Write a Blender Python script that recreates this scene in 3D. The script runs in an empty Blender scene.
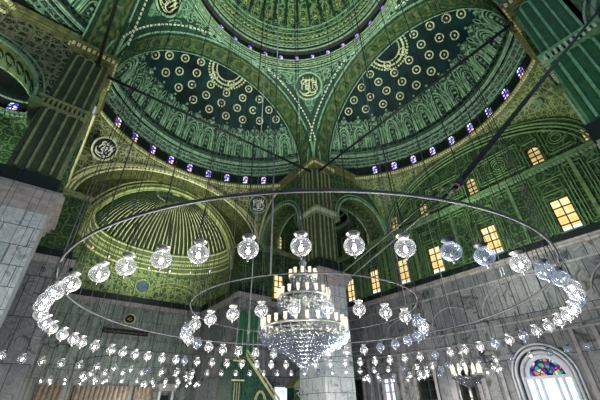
import bpy, math, random
from math import sin, cos, pi, radians as rad, sqrt, hypot
from mathutils import Vector, Matrix
random.seed(7)
SC = bpy.context.scene
COL = SC.collection
S = 10.0            # one unit of the plan is ten metres
EYE = 1.6           # eye height; plan height zero is the camera
A, B, W = 0.93, 1.14, 1.93   # pier inner face, pier outer face, outer wall
FLOOR = -0.16
ZC, ZP, ZM = 1.54, 2.10, 0.935   # lower cornice, springing, top of marble

# ---------------------------------------------------------------- materials
def newmat(name):
    m = bpy.data.materials.new(name); m.use_nodes = True
    nt = m.node_tree; nt.nodes.clear()
    out = nt.nodes.new('ShaderNodeOutputMaterial')
    return m, nt, out
def N(nt, t, **kw):
    n = nt.nodes.new(t)
    for k, v in kw.items():
        if k in n.inputs: n.inputs[k].default_value = v
        else: setattr(n, k, v)
    return n
def ramp(nt, stops, interp='LINEAR'):
    r = nt.nodes.new('ShaderNodeValToRGB'); cr = r.color_ramp; cr.interpolation = interp
    while len(cr.elements) < len(stops): cr.elements.new(0.5)
    for e, (p, c) in zip(cr.elements, stops):
        e.position = p; e.color = (c[0], c[1], c[2], 1) if not isinstance(c, (int, float)) else (c, c, c, 1)
    return r
def mixc(nt, fac, a, b, mode='MIX'):
    m = nt.nodes.new('ShaderNodeMix'); m.data_type = 'RGBA'; m.blend_type = mode
    for sock, v in ((m.inputs[0], fac), (m.inputs[6], a), (m.inputs[7], b)):
        if hasattr(v, 'is_linked') or isinstance(v, bpy.types.NodeSocket): nt.links.new(v, sock)
        elif isinstance(v, (int, float)): sock.default_value = v if sock.type == 'VALUE' else (v, v, v, 1)
        else: sock.default_value = (*v, 1)
    return m.outputs[2]
def finish(nt, out, colsock, rough=.6, metal=0., height=None, hs=.3, spec=.3):
    b = N(nt, 'ShaderNodeBsdfPrincipled', Roughness=rough, Metallic=metal)
    b.inputs['Specular IOR Level'].default_value = spec
    if isinstance(colsock, bpy.types.NodeSocket): nt.links.new(colsock, b.inputs['Base Color'])
    else: b.inputs['Base Color'].default_value = (*colsock, 1)
    if height is not None:
        bp = N(nt, 'ShaderNodeBump', Strength=hs, Distance=.05)
        nt.links.new(height, bp.inputs['Height']); nt.links.new(bp.outputs[0], b.inputs['Normal'])
    nt.links.new(b.outputs[0], out.inputs[0])

def arabesque(name, dark, mid, light, sc=2.0, rough=.55, line=.09, ring=1.0, metal=0.):
    """painted plaster with interlaced scrolls: cell edges + curls inside each cell"""
    m, nt, out = newmat(name); L = nt.links.new
    tc = N(nt, 'ShaderNodeTexCoord')
    nz = N(nt, 'ShaderNodeTexNoise', Scale=sc * .9, Detail=2.0); L(tc.outputs['Object'], nz.inputs['Vector'])
    vm = N(nt, 'ShaderNodeVectorMath', operation='SCALE'); L(nz.outputs['Color'], vm.inputs[0]); vm.inputs['Scale'].default_value = .5 / sc
    va = N(nt, 'ShaderNodeVectorMath', operation='ADD'); L(tc.outputs['Object'], va.inputs[0]); L(vm.outputs[0], va.inputs[1])
    v1 = N(nt, 'ShaderNodeTexVoronoi', Scale=sc, feature='DISTANCE_TO_EDGE', Randomness=.75); L(va.outputs[0], v1.inputs['Vector'])
    v2 = N(nt, 'ShaderNodeTexVoronoi', Scale=sc, feature='F1', Randomness=.75); L(va.outputs[0], v2.inputs['Vector'])
    e = N(nt, 'ShaderNodeMath', operation='LESS_THAN'); L(v1.outputs['Distance'], e.inputs[0]); e.inputs[1].default_value = line
    q = N(nt, 'ShaderNodeMath', operation='MULTIPLY'); L(v2.outputs['Distance'], q.inputs[0]); q.inputs[1].default_value = 26.
    s = N(nt, 'ShaderNodeMath', operation='SINE'); L(q.outputs[0], s.inputs[0])
    g = N(nt, 'ShaderNodeMath', operation='GREATER_THAN'); L(s.outputs[0], g.inputs[0]); g.inputs[1].default_value = .35
    n2 = N(nt, 'ShaderNodeTexNoise', Scale=sc * 4, Detail=2.0); L(tc.outputs['Object'], n2.inputs['Vector'])
    g2 = N(nt, 'ShaderNodeMath', operation='GREATER_THAN'); L(n2.outputs['Fac'], g2.inputs[0]); g2.inputs[1].default_value = .47
    gm = N(nt, 'ShaderNodeMath', operation='MULTIPLY'); L(g.outputs[0], gm.inputs[0]); L(g2.outputs[0], gm.inputs[1])
    gr = N(nt, 'ShaderNodeMath', operation='MULTIPLY'); L(gm.outputs[0], gr.inputs[0]); gr.inputs[1].default_value = ring
    mx = N(nt, 'ShaderNodeMath', operation='MAXIMUM'); L(e.outputs[0], mx.inputs[0]); L(gr.outputs[0], mx.inputs[1])
    n3 = N(nt, 'ShaderNodeTexNoise', Scale=sc * .35, Detail=3.0); L(tc.outputs['Object'], n3.inputs['Vector'])
    r3 = ramp(nt, [(.35, 0.), (.65, 1.)]); L(n3.outputs['Fac'], r3.inputs[0])
    base = mixc(nt, r3.outputs[0], dark, mid)
    c = mixc(nt, mx.outputs[0], base, light)
    finish(nt, out, c, rough, metal, mx.outputs[0], .35)
    return m

def plain(name, c, rough=.5, metal=0., var=.35, sc=3., spec=.3):
    m, nt, out = newmat(name)
    tc = N(nt, 'ShaderNodeTexCoord'); nz = N(nt, 'ShaderNodeTexNoise', Scale=sc, Detail=5.0); nt.links.new(tc.outputs['Object'], nz.inputs['Vector'])
    r = ramp(nt, [(.3, [x * (1 - var) for x in c]), (.7, [min(1, x * (1 + var)) for x in c])]); nt.links.new(nz.outputs['Fac'], r.inputs[0])
    finish(nt, out, r.outputs[0], rough, metal, nz.outputs['Fac'], .1, spec)
    return m

def marble(name, c1, c2, joint, bw=1.1, bh=.75, uv=True, vein=.6, mortar=.018):
    m, nt, out = newmat(name); L = nt.links.new
    tc = N(nt, 'ShaderNodeTexCoord')
    br = N(nt, 'ShaderNodeTexBrick', Scale=1.0); L(tc.outputs['UV'], br.inputs['Vector'])
    br.offset = .5; br.inputs['Mortar Size'].default_value = mortar; br.inputs['Brick Width'].default_value = bw; br.inputs['Row Height'].default_value = bh
    br.inputs['Color1'].default_value = (*c1, 1); br.inputs['Color2'].default_value = (*c2, 1); br.inputs['Mortar'].default_value = (*joint, 1)
    nz = N(nt, 'ShaderNodeTexNoise', Scale=.9, Detail=7.0, Roughness=.65, Distortion=1.6); L(tc.outputs['Object'], nz.inputs['Vector'])
    r = ramp(nt, [(.36, 1 - vein), (.5, 1.), (.56, 1 - vein * .5), (.66, 1.15)]); L(nz.outputs['Fac'], r.inputs[0])
    c = mixc(nt, 1.0, br.outputs['Color'], r.outputs[0], 'MULTIPLY')
    # a thin second panel line inside each block
    finish(nt, out, c, .32, 0., br.outputs['Fac'], -.25, .4)
    return m

def emis(name, c, s):
    m, nt, out = newmat(name); e = N(nt, 'ShaderNodeEmission', Strength=s); e.inputs[0].default_value = (*c, 1)
    nt.links.new(e.outputs[0], out.inputs[0]); return m
def daylight_pane(name, c1, c2, s, sc=1.5):
    m, nt, out = newmat(name); L = nt.links.new
    tc = N(nt, 'ShaderNodeTexCoord'); nz = N(nt, 'ShaderNodeTexNoise', Scale=sc, Detail=3.0); L(tc.outputs['Object'], nz.inputs['Vector'])
    r = ramp(nt, [(.35, c1), (.62, c2)]); L(nz.outputs['Fac'], r.inputs[0])
    e = N(nt, 'ShaderNodeEmission', Strength=s); L(r.outputs[0], e.inputs[0]); L(e.outputs[0], out.inputs[0]); return m
def stained(name, sc, s, stops):
    m, nt, out = newmat(name); L = nt.links.new
    tc = N(nt, 'ShaderNodeTexCoord'); v = N(nt, 'ShaderNodeTexVoronoi', Scale=sc); L(tc.outputs['Object'], v.inputs['Vector'])
    sp = N(nt, 'ShaderNodeSeparateColor'); L(v.outputs['Color'], sp.inputs[0])
    r = ramp(nt, stops, 'CONSTANT'); L(sp.outputs[0], r.inputs[0])
    e = N(nt, 'ShaderNodeEmission', Strength=s); L(r.outputs[0], e.inputs[0]); L(e.outputs[0], out.inputs[0]); return m
def glassy(name, tint, op, rough=.1, scale=30.):
    """clear etched glass: mostly see-through, with a whitish film that catches light"""
    m, nt, out = newmat(name); L = nt.links.new
    tr = N(nt, 'ShaderNodeBsdfTransparent'); tr.inputs[0].default_value = (.93, .96, 1, 1)
    df = N(nt, 'ShaderNodeBsdfTranslucent'); df.inputs[0].default_value = (*tint, 1)
    d2 = N(nt, 'ShaderNodeBsdfDiffuse'); d2.inputs[0].default_value = (*tint, 1)
    gl = N(nt, 'ShaderNodeBsdfGlossy', Roughness=rough); gl.inputs[0].default_value = (.9, .95, 1, 1)
    a0 = N(nt, 'ShaderNodeAddShader'); 
    mm = N(nt, 'ShaderNodeMixShader'); mm.inputs[0].default_value = .5; L(df.outputs[0], mm.inputs[1]); L(d2.outputs[0], mm.inputs[2])
    lw = N(nt, 'ShaderNodeLayerWeight', Blend=.35)
    tc = N(nt, 'ShaderNodeTexCoord'); vo = N(nt, 'ShaderNodeTexVoronoi', Scale=scale, feature='DISTANCE_TO_EDGE'); L(tc.outputs['Object'], vo.inputs['Vector'])
    r = ramp(nt, [(.0, op * 1.9), (.08, op * .6)]); L(vo.outputs['Distance'], r.inputs[0])
    ad = N(nt, 'ShaderNodeMath', operation='MULTIPLY_ADD'); L(lw.outputs['Facing'], ad.inputs[0]); ad.inputs[1].default_value = .75; L(r.outputs[0], ad.inputs[2]); ad.use_clamp = True
    m1 = N(nt, 'ShaderNodeMixShader'); L(ad.outputs[0], m1.inputs[0]); L(tr.outputs[0], m1.inputs[1]); L(mm.outputs[0], m1.inputs[2])
    m2 = N(nt, 'ShaderNodeMixShader'); m2.inputs[0].default_value = .10; L(m1.outputs[0], m2.inputs[1]); L(gl.outputs[0], m2.inputs[2])
    L(m2.outputs[0], out.inputs[0]); return m

M = dict(
 dome = arabesque('dome plaster', (.006,.026,.013), (.018,.065,.03), (.15,.29,.13), 1.3),
 dome_rib = plain('dome rib green', (.04,.16,.09), .45),
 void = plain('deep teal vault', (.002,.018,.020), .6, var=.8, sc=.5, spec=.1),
 pend = arabesque('pendentive scrolls', (.012,.045,.030), (.03,.095,.06), (.12,.25,.14), 1.5),
 band = plain('arch soffit green', (.075,.11,.04), .5),
 bandl  = plain('arch soffit scrollwork', (.02,.07,.03), .5),
 mold = plain('pale green molding', (.19,.33,.22), .4),
 molddk = plain('dark green molding', (.012,.04,.025), .5),
 dash   = plain('ivory dash', (.45,.55,.42), .4, var=.15),
 gold = plain('dull gilt cornice', (.12,.135,.055), .42, var=.45),
 goldb = plain('gilt beading', (.60,.62,.34), .35, var=.2),
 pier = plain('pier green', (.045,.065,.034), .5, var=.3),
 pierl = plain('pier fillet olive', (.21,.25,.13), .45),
 wall = arabesque('green wall', (.010,.030,.012), (.024,.062,.022), (.09,.17,.07), 1.1, ring=.7, line=.04),
 wallp  = plain('green panel', (.014,.07,.022), .5),
 walll = plain('green panel molding', (.12,.22,.095), .45),
 olive  = arabesque('olive soffit', (.03,.04,.012), (.05,.06,.018), (.10,.12,.04), 1.3, line=.05, ring=.8),
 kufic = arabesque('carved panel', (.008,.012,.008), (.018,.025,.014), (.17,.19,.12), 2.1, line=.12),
 shell = plain('shell green gold', (.30,.37,.14), .45),
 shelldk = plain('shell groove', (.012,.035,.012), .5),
 shellg = arabesque('apse green', (.012,.045,.016), (.035,.085,.03), (.22,.29,.12), 1.8, line=.08),
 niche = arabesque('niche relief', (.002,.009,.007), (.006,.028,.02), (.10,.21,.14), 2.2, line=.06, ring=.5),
 nichel = plain('niche rim', (.22,.40,.26), .4),
 round = plain('roundel ivory gilt', (.50,.56,.36), .4, var=.2),
 drum   = plain('dark drum', (.006,.013,.011), .6, var=.5),
 spand = arabesque('spandrel gilt', (.03,.042,.016), (.05,.065,.025), (.29,.32,.17), 2.2, line=.08),
 spandg = arabesque('spandrel green', (.04,.075,.026), (.07,.12,.04), (.24,.32,.14), 2.2, line=.07),
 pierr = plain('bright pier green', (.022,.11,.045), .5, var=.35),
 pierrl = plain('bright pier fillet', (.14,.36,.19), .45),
 shellm = plain('shell green', (.10,.15,.05), .45),
 jamb   = plain('white painted jamb', (.55,.60,.68), .4, var=.12),
 brown  = plain('brown veined stone', (.26,.22,.17), .4, var=.35),
 black  = plain('black lacquer', (.004,.005,.005), .4),
 white  = plain('ivory script', (.70,.74,.66), .4, var=.1),
 marble = marble('grey alabaster', (.16,.185,.21), (.30,.32,.345), (.018,.022,.03), .95, 2.7, mortar=.026, vein=.8),
 marblel = marble('pale alabaster', (.36,.45,.48), (.52,.57,.62), (.05,.07,.09), 1.15, .95),
 marbleg = marble('greenish alabaster', (.22,.29,.26), (.32,.38,.33), (.03,.045,.045), .55, 2.6),
 marbleb= marble('brown veined alabaster', (.24,.21,.17), (.30,.26,.20), (.06,.05,.04), .5, 3.0),
 ledge = plain('pink alabaster molding', (.30,.29,.295), .4, var=.3),
 darkled= plain('dark ledge', (.006,.014,.014), .5),
 iron = plain('wrought iron', (.075,.085,.10), .5, .3),
 wire = plain('steel wire', (.014,.018,.022), .5, .2),
 rod    = plain('painted tie rod', (.012,.018,.018), .5),
 frame  = plain('window bars', (.02,.03,.02), .5),
 amber  = daylight_pane('amber daylight', (1.,.62,.18), (1.,.86,.50), 1.25),
 amberd = daylight_pane('dim amber daylight', (.55,.40,.12), (1.,.78,.40), .95),
 blued  = daylight_pane('cool daylight', (.45,.62,.95), (.92,.97,1.), 1.5),
 night  = plain('dark glazing', (.004,.006,.012), .15, spec=.5),
 stain = stained('stained glass', 5.5, 1.9, [(0, (.02,.04,.75)), (.26, (.9,.95,1.)), (.42, (.03,.03,.9)), (.55, (.95,.35,.1)), (.66, (.1,.75,.3)), (.78, (.35,.1,.95)), (.88, (1.,.97,.9))]),
 stain2 = stained('door stained glass', 4.5, .9, [(0, (.02,.02,.22)), (.22, (.9,.30,.12)), (.36, (.04,.55,.22)), (.50, (.20,.05,.55)), (.66, (1.,.85,.7)), (.76, (.04,.03,.12)), (.88, (.1,.6,.4))]),
 glass = glassy('etched lamp glass', (.42,.43,.45), .19),
 glassoff = glassy('unlit lamp glass', (.36,.43,.62), .12),
 crystal = glassy('crystal drops', (.13,.15,.20), .30, scale=12.),
 bulb = emis('bulb', (1.,.95,.88), 26.),
 candle = emis('candle lamp', (1.,.88,.70), 1.3),
 brass  = plain('brass', (.55,.48,.33), .3, .8, .2),
 silver = plain('silvered metal', (.42,.44,.42), .3, .7, .2),
 gmin = arabesque('minbar green', (.004,.028,.022), (.01,.045,.034), (.03,.10,.06), 3.),
 gwin   = plain('green glass strip', (.015,.16,.07), .2),
 carpet = plain('dark carpet', (.06,.035,.03), .9),
)

# ---------------------------------------------------------------- mesh builder
def I(p): return p
def bay(k):
    """(u, v, z) of a bay, u along the arch, v outward, into plan axes"""
    if k == 'N': return lambda p: (p[0], p[1], p[2])
    if k == 'E': return lambda p: (p[1], -p[0], p[2])
    if k == 'W': return lambda p: (-p[1], p[0], p[2])
    return lambda p: (-p[0], -p[1], p[2])
class MB:
    def __init__(s, T=I): s.v = []; s.f = []; s.uv = []; s.T = T; s.sm = []
    def vert(s, p): s.v.append(s.T(p)); return len(s.v) - 1
    def face(s, idx, uvs=None, smooth=False):
        s.f.append(idx); s.uv.append(uvs or [(0, 0)] * len(idx)); s.sm.append(smooth)
    def quad(s, a, b, c, d, uvs=None, smooth=False):
        s.face([s.vert(p) for p in (a, b, c, d)], uvs, smooth)
    def box(s, x0, x1, y0, y1, z0, z1):
        if x0 > x1: x0, x1 = x1, x0
        if y0 > y1: y0, y1 = y1, y0
        P = [(x, y, z) for z in (z0, z1) for y in (y0, y1) for x in (x0, x1)]
        i = [s.vert(p) for p in P]; S10 = S
        def fc(q, ax):
            s.face([i[k] for k in q], [((P[k][0] if ax != 0 else P[k][1]) * S10, (P[k][2] if ax != 2 else P[k][1]) * S10) for k in q])
        fc((0, 2, 3, 1), 2); fc((4, 5, 7, 6), 2); fc((0, 1, 5, 4), 1); fc((2, 6, 7, 3), 1); fc((0, 4, 6, 2), 0); fc((1, 3, 7, 5), 0)
    def obox(s, c, ax, h):
        """box with centre c, three axes and half sizes"""
        c = Vector(c); ax = [Vector(a).normalized() for a in ax]
        i = []
        for k in (-1, 1):
            for j in (-1, 1):
                for l in (-1, 1): i.append(s.vert(tuple(c + ax[0] * l * h[0] + ax[1] * j * h[1] + ax[2] * k * h[2])))
        for q in ((0, 2, 3, 1), (4, 5, 7, 6), (0, 1, 5, 4), (2, 6, 7, 3), (0, 4, 6, 2), (1, 3, 7, 5)): s.face([i[k] for k in q])
    def grid(s, fn, nu, nv, smooth=True, uvf=None):
        idx = [[s.vert(fn(i / nu, j / nv)) for i in range(nu + 1)] for j in range(nv + 1)]
        for j in range(nv):
            for i in range(nu):
                uv = None
                if uvf: uv = [uvf(a / nu, b / nv) for a, b in ((i, j), (i + 1, j), (i + 1, j + 1), (i, j + 1))]
                s.face([idx[j][i], idx[j][i + 1], idx[j + 1][i + 1], idx[j + 1][i]], uv, smooth)
    def tube(s, path, r, n=5, closed=False, smooth=True):
        path = [Vector(p) for p in path]; rings = []; m = len(path)
        ref = None
        for k, p in enumerate(path):
            a = path[(k - 1) % m] if (closed or k > 0) else p; b = path[(k + 1) % m] if (closed or k < m - 1) else p
            t = (b - a); t = t.normalized() if t.length > 1e-9 else Vector((0, 0, 1))
            if ref is None: ref = Vector((0, 0, 1)) if abs(t.z) < .9 else Vector((1, 0, 0))
            x = t.cross(ref)
            if x.length < 1e-4: x = t.cross(Vector((.3, 1, .2)))
            x.normalize(); y = x.cross(t).normalized()
            ref = y if abs(t.dot(y)) < .99 else ref
            rr = r[k] if isinstance(r, (list, tuple)) else r
            rings.append([s.vert(tuple(p + x * cos(2 * pi * q / n) * rr + y * sin(2 * pi * q / n) * rr)) for q in range(n)])
        for k in range(m if closed else m - 1):
            A_, B_ = rings[k], rings[(k + 1) % m]
            for q in range(n): s.face([A_[q], A_[(q + 1) % n], B_[(q + 1) % n], B_[q]], None, smooth)
        if not closed:
            s.face(rings[0][::-1]); s.face(rings[-1])
    def lathe(s, prof, c=(0, 0, 0), n=24, a0=0., a1=2 * pi, smooth=True):
        def fn(u, v):
            k = v * (len(prof) - 1); i = min(int(k), len(prof) - 2); t = k - i
            r = prof[i][0] * (1 - t) + prof[i + 1][0] * t; z = prof[i][1] * (1 - t) + prof[i + 1][1] * t
            a = a0 + (a1 - a0) * u
            return (c[0] + r * cos(a), c[1] + r * sin(a), c[2] + z)
        s.grid(fn, n, len(prof) - 1, smooth)
    def build(s, name, mat, parent=None, origin=None, raw=False):
        """raw: coordinates already in metres, local to the thing"""
        me = bpy.data.meshes.new(name)
        if raw: o = Vector((0, 0, 0)); vs = s.v
        else:
            if origin is not None: o = Vector((origin[0] * S, origin[1] * S, origin[2] * S + EYE))
            elif parent is not None: o = parent.matrix_world.translation.copy() if parent.parent is None else parent['_o_'] if '_o_' in parent else parent.location.copy()
            else: o = Vector((0, 0, 0))
            vs = [(x * S - o.x, y * S - o.y, z * S + EYE - o.z) for x, y, z in s.v]
        me.from_pydata([tuple(v) for v in vs], [], s.f)
        ul = me.uv_layers.new(name='UVMap'); k = 0
        for uv in s.uv:
            for c in uv: ul.data[k].uv = c; k += 1
        me.polygons.foreach_set('use_smooth', s.sm)
        me.materials.append(mat); me.update()
        ob = bpy.data.objects.new(name, me); COL.objects.link(ob)
        if parent is not None: ob.parent = parent
        elif not raw: ob.location = o
        return ob
def W3(p): return Vector((p[0] * S, p[1] * S, p[2] * S + EYE))
def thing(name, label, cat, loc, group=None, kind=None, raw=False):
    o = bpy.data.objects.new(name, None); COL.objects.link(o); o.empty_display_size = .3
    o.location = loc if raw else W3(loc)
    o.matrix_world.translation = o.location
    o['label'] = label; o['category'] = cat
    if group: o['group'] = group
    if kind: o['kind'] = kind
    return o
def tag(o, label, cat, group=None, kind=None):
    o['label'] = label; o['category'] = cat
    if group: o['group'] = group
    if kind: o['kind'] = kind
    return o
def sub(mb, name, mat, part, root):
    """a sub-part: same local frame as the thing's root"""
    ob = mb.build(name, mat, root); ob.parent = part; return ob

# ---------------------------------------------------------------- shape helpers
def arch_z(u, uc, w, zs, rise):
    t = 1 - ((u - uc) / w) ** 2
    return zs + rise * sqrt(max(t, 0))
def arch_wall(mb, v0, v1, u0, u1, z0, z1, uc, w, zs, rise, n=32):
    """slab between v0 and v1 with an arched opening down to z0; z1 may be a function of u"""
    top = z1 if callable(z1) else (lambda u: z1)
    us = sorted(set([u0, u1] + [uc + w * -cos(pi * k / n) for k in range(n + 1)]))
    us = [u for u in us if u0 - 1e-9 <= u <= u1 + 1e-9]
    for a, b in zip(us, us[1:]):
        mid = (a + b) / 2
        if abs(mid - uc) < w: za, zb = arch_z(a, uc, w, zs, rise), arch_z(b, uc, w, zs, rise); ins = True
        else: za = zb = z0; ins = False
        for v in (v0, v1):
            mb.quad((a, v, za), (b, v, zb), (b, v, top(b)), (a, v, top(a)), [(a * S, za * S), (b * S, zb * S), (b * S, top(b) * S), (a * S, top(a) * S)])
        mb.quad((a, v0, top(a)), (b, v0, top(b)), (b, v1, top(b)), (a, v1, top(a)))
        if ins: mb.quad((a, v0, za), (b, v0, zb), (b, v1, zb), (a, v1, za), None, True)
    for e in (u0, u1): mb.quad((e, v0, z0), (e, v1, z0), (e, v1, top(e)), (e, v0, top(e)))
    for e in (uc - w, uc + w):
        if u0 < e < u1: mb.quad((e, v0, z0), (e, v1, z0), (e, v1, zs), (e, v0, zs))
def holed(mb, u0, u1, z0, z1, v, holes, depth):
    """flat wall with rectangular holes and their reveals"""
    us = sorted(set([u0, u1] + [h[0] for h in holes] + [h[1] for h in holes])); zs = sorted(set([z0, z1] + [h[2] for h in holes] + [h[3] for h in holes]))
    for a, b in zip(us, us[1:]):
        for c, d in zip(zs, zs[1:]):
            mu, mz = (a + b) / 2, (c + d) / 2
            if any(h[0] < mu < h[1] and h[2] < mz < h[3] for h in holes): continue
            mb.quad((a, v, c), (b, v, c), (b, v, d), (a, v, d), [(a * S, c * S), (b * S, c * S), (b * S, d * S), (a * S, d * S)])
    for a, b, c, d in holes:
        e = v + depth
        for q in (((a, v, c), (b, v, c), (b, e, c), (a, e, c)), ((a, v, d), (b, v, d), (b, e, d), (a, e, d)), ((a, v, c), (a, v, d), (a, e, d), (a, e, c)), ((b, v, c), (b, v, d), (b, e, d), (b, e, c))): mb.quad(*q)
def straight_cornice(mb, u0, u1, v, z, h, pr, dent=.028):
    """stepped molding with dentils, projecting towards -v"""
    mb.box(u0, u1, v - pr * .55, v, z - h * .5, z - h * .15); mb.box(u0, u1, v - pr, v, z - h * .15, z + h * .15); mb.box(u0, u1, v - pr * .75, v, z + h * .15, z + h * .3)
def dentils(mb, u0, u1, v, z, h, pr, step=.03):
    n = int((u1 - u0) / step)
    for k in range(n): c = u0 + (k + .5) * (u1 - u0) / n; mb.box(c - step * .27, c + step * .27, v - pr, v, z - h / 2, z + h / 2)
def ringband(mb, r, z, rr, n=72, c=(0, 0), a0=0, a1=2 * pi, m=6):
    closed = abs(a1 - a0 - 2 * pi) < 1e-6; k = n if closed else n + 1
    mb.tube([(c[0] + r * cos(a0 + (a1 - a0) * i / n), c[1] + r * sin(a0 + (a1 - a0) * i / n), z) for i in range(k)], rr, m, closed)

# ================================================================ SETTING
fl = MB(); fl.box(-2.4, 2.4, -2.4, 3.0, FLOOR - .03, FLOOR)
tag(fl.build('floor', M['carpet']), 'dark carpeted floor of the prayer hall below the frame', 'floor', kind='structure')

# --- central dome -------------------------------------------------------------
dome = thing('ceiling_dome', 'ribbed green central dome cut off by the top of the photo', 'dome', (0, 0, 3.03), kind='structure')
d = MB()
# drum: lower rim, recessed window zone, stepped rims, then hemisphere
d.lathe([(.93, 3.03), (.93, 3.16), (.925, 3.20), (.945, 3.21), (.945, 3.32), (.90, 3.335), (.89, 3.38), (.90, 3.40)], n=96, smooth=False)
d.build('drum', M['drum'], dome)
d = MB()
hem = lambda a: (.90 * cos(a), 3.32 + .86 * sin(a))
d.lathe([hem(rad(t)) for t in range(5, 91, 5)], n=96); d.build('shell', M['dome'], dome)
d = MB()
for r, z, t in ((.925, 3.05, .009), (.922, 3.085, .007), (.92, 3.12, .010), (.92, 3.155, .007), (.92, 3.19, .009), (.90, 3.335, .012), (.885, 3.375, .009), (.89, 3.43, .010), (.878, 3.47, .007), (.868, 3.53, .010), (.852, 3.58, .007), (.832, 3.635, .010)): ringband(d, r, z, t, 96)
d.build('ring_moldings', M['mold'], dome)
d = MB()
for k in range(110):
    a = 2 * pi * k / 110
    for r, z, h in ((.915, 3.105, .007), (.882, 3.40, .010), (.860, 3.50, .011)):
        d.obox((r * cos(a), r * sin(a), z), ((cos(a), sin(a), 0), (-sin(a), cos(a), 0), (0, 0, 1)), (.010, .012, h))
d.build('beading', M['shell'], dome)
d = MB()
for k in range(36):
    a = 2 * pi * k / 36
    pth = []
    for t in range(24, 84, 6): r, z = hem(rad(t)); pth.append(((r - .012) * cos(a), (r - .012) * sin(a), z - .01))
    d.tube(pth, .014, 5)
d.build('ribs', M['molddk'], dome)
d = MB()
for k in range(36):
    a = 2 * pi * (k + .5) / 36
    r, z = hem(rad(28)); 
    # cusped panel head between two ribs
    for t0 in (27, 42, 57):
        pth = []
        for i in range(13):
            q = 2 * pi * i / 12; tt = t0 + 5 + 5 * sin(q); aa = a + .055 * cos(q) * cos(rad(t0)) * .9
            r, z = hem(rad(tt)); pth.append(((r - .014) * cos(aa), (r - .014) * sin(aa), z - .012))
        d.tube(pth, .0055, 4)
    r, z = hem(rad(29)); d.obox(((r - .02) * cos(a), (r - .02) * sin(a), z), ((cos(a), sin(a), 0), (-sin(a), cos(a), 0), (0, 0, 1)), (.010, .016, .018))
d.build('panel_rosettes', M['shell'], dome)

# --- pendentives of the crossing -----------------------------------------------
RP = sqrt(2) * A
def pend_pt(a, t):
    """a: azimuth, t 0..1 from arch curve up to ring"""
    c = max(abs(cos(a)), abs(sin(a)))
    r0 = A / c; z0 = ZP + sqrt(max(RP * RP - r0 * r0, 0)); z1 = ZP + A
    z = z0 + (z1 - z0) * t; r = sqrt(max(RP * RP - (z - ZP) ** 2, 0))
    return (r * cos(a), r * sin(a), z)
for name, a0, lab in (('ceiling_pendentive', pi / 4, 'green scrolled pendentive holding the calligraphy disc at top centre of the photo'), ('ceiling_pendentive.001', 3 * pi / 4, 'green pendentive at the top edge of the photo between left arch and dome'), ('ceiling_pendentive.002', -pi / 4, 'green pendentive above the tall pier at the upper right')):
    r = thing('ceiling_pendentive', lab, 'pendentive', (cos(a0) * RP, sin(a0) * RP, ZP), kind='structure')
    d = MB(); d.grid(lambda u, v: pend_pt(a0 - pi / 4 + u * pi / 2, v), 48, 14); d.build('vault_surface', M['pend'], r)
    d = MB()
    # inner triangular outline
    for off in (.055,):
        P = []
        for k in range(-40, 41):
            a = a0 + rad(38) * k / 40; t = .12 + .0 * abs(k); P.append(pend_pt(a, .11))
        Q = [(x * .995, y * .995, z) for x, y, z in P]; d.tube(Q, .006, 4)
        P = [pend_pt(a0 + rad(38) * k / 40, .93) for k in range(-40, 41)]; d.tube([(x * .993, y * .993, z) for x, y, z in P], .007, 4)
    # scroll curls
    for k in range(-5, 6):
        for t in (.35, .6, .8):
            a = a0 + rad(6.2) * k + rad(2) * (t * 10 % 2)
            if abs(k) < 2 and t < .75: continue
            P = []
            for i in range(14):
                q = i * .55; rr = .045 * (1 - i / 16); b = a + rr * cos(q) / 1.0; tt = t + rr * 2.4 * sin(q)
                if tt > .97 or tt < .05: continue
                x, y, z = pend_pt(b, tt); P.append((x * .993, y * .993, z - .004))
            if len(P) > 2: d.tube(P, .006, 4)
    d.build('scroll_relief', M['mold'], r)

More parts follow.
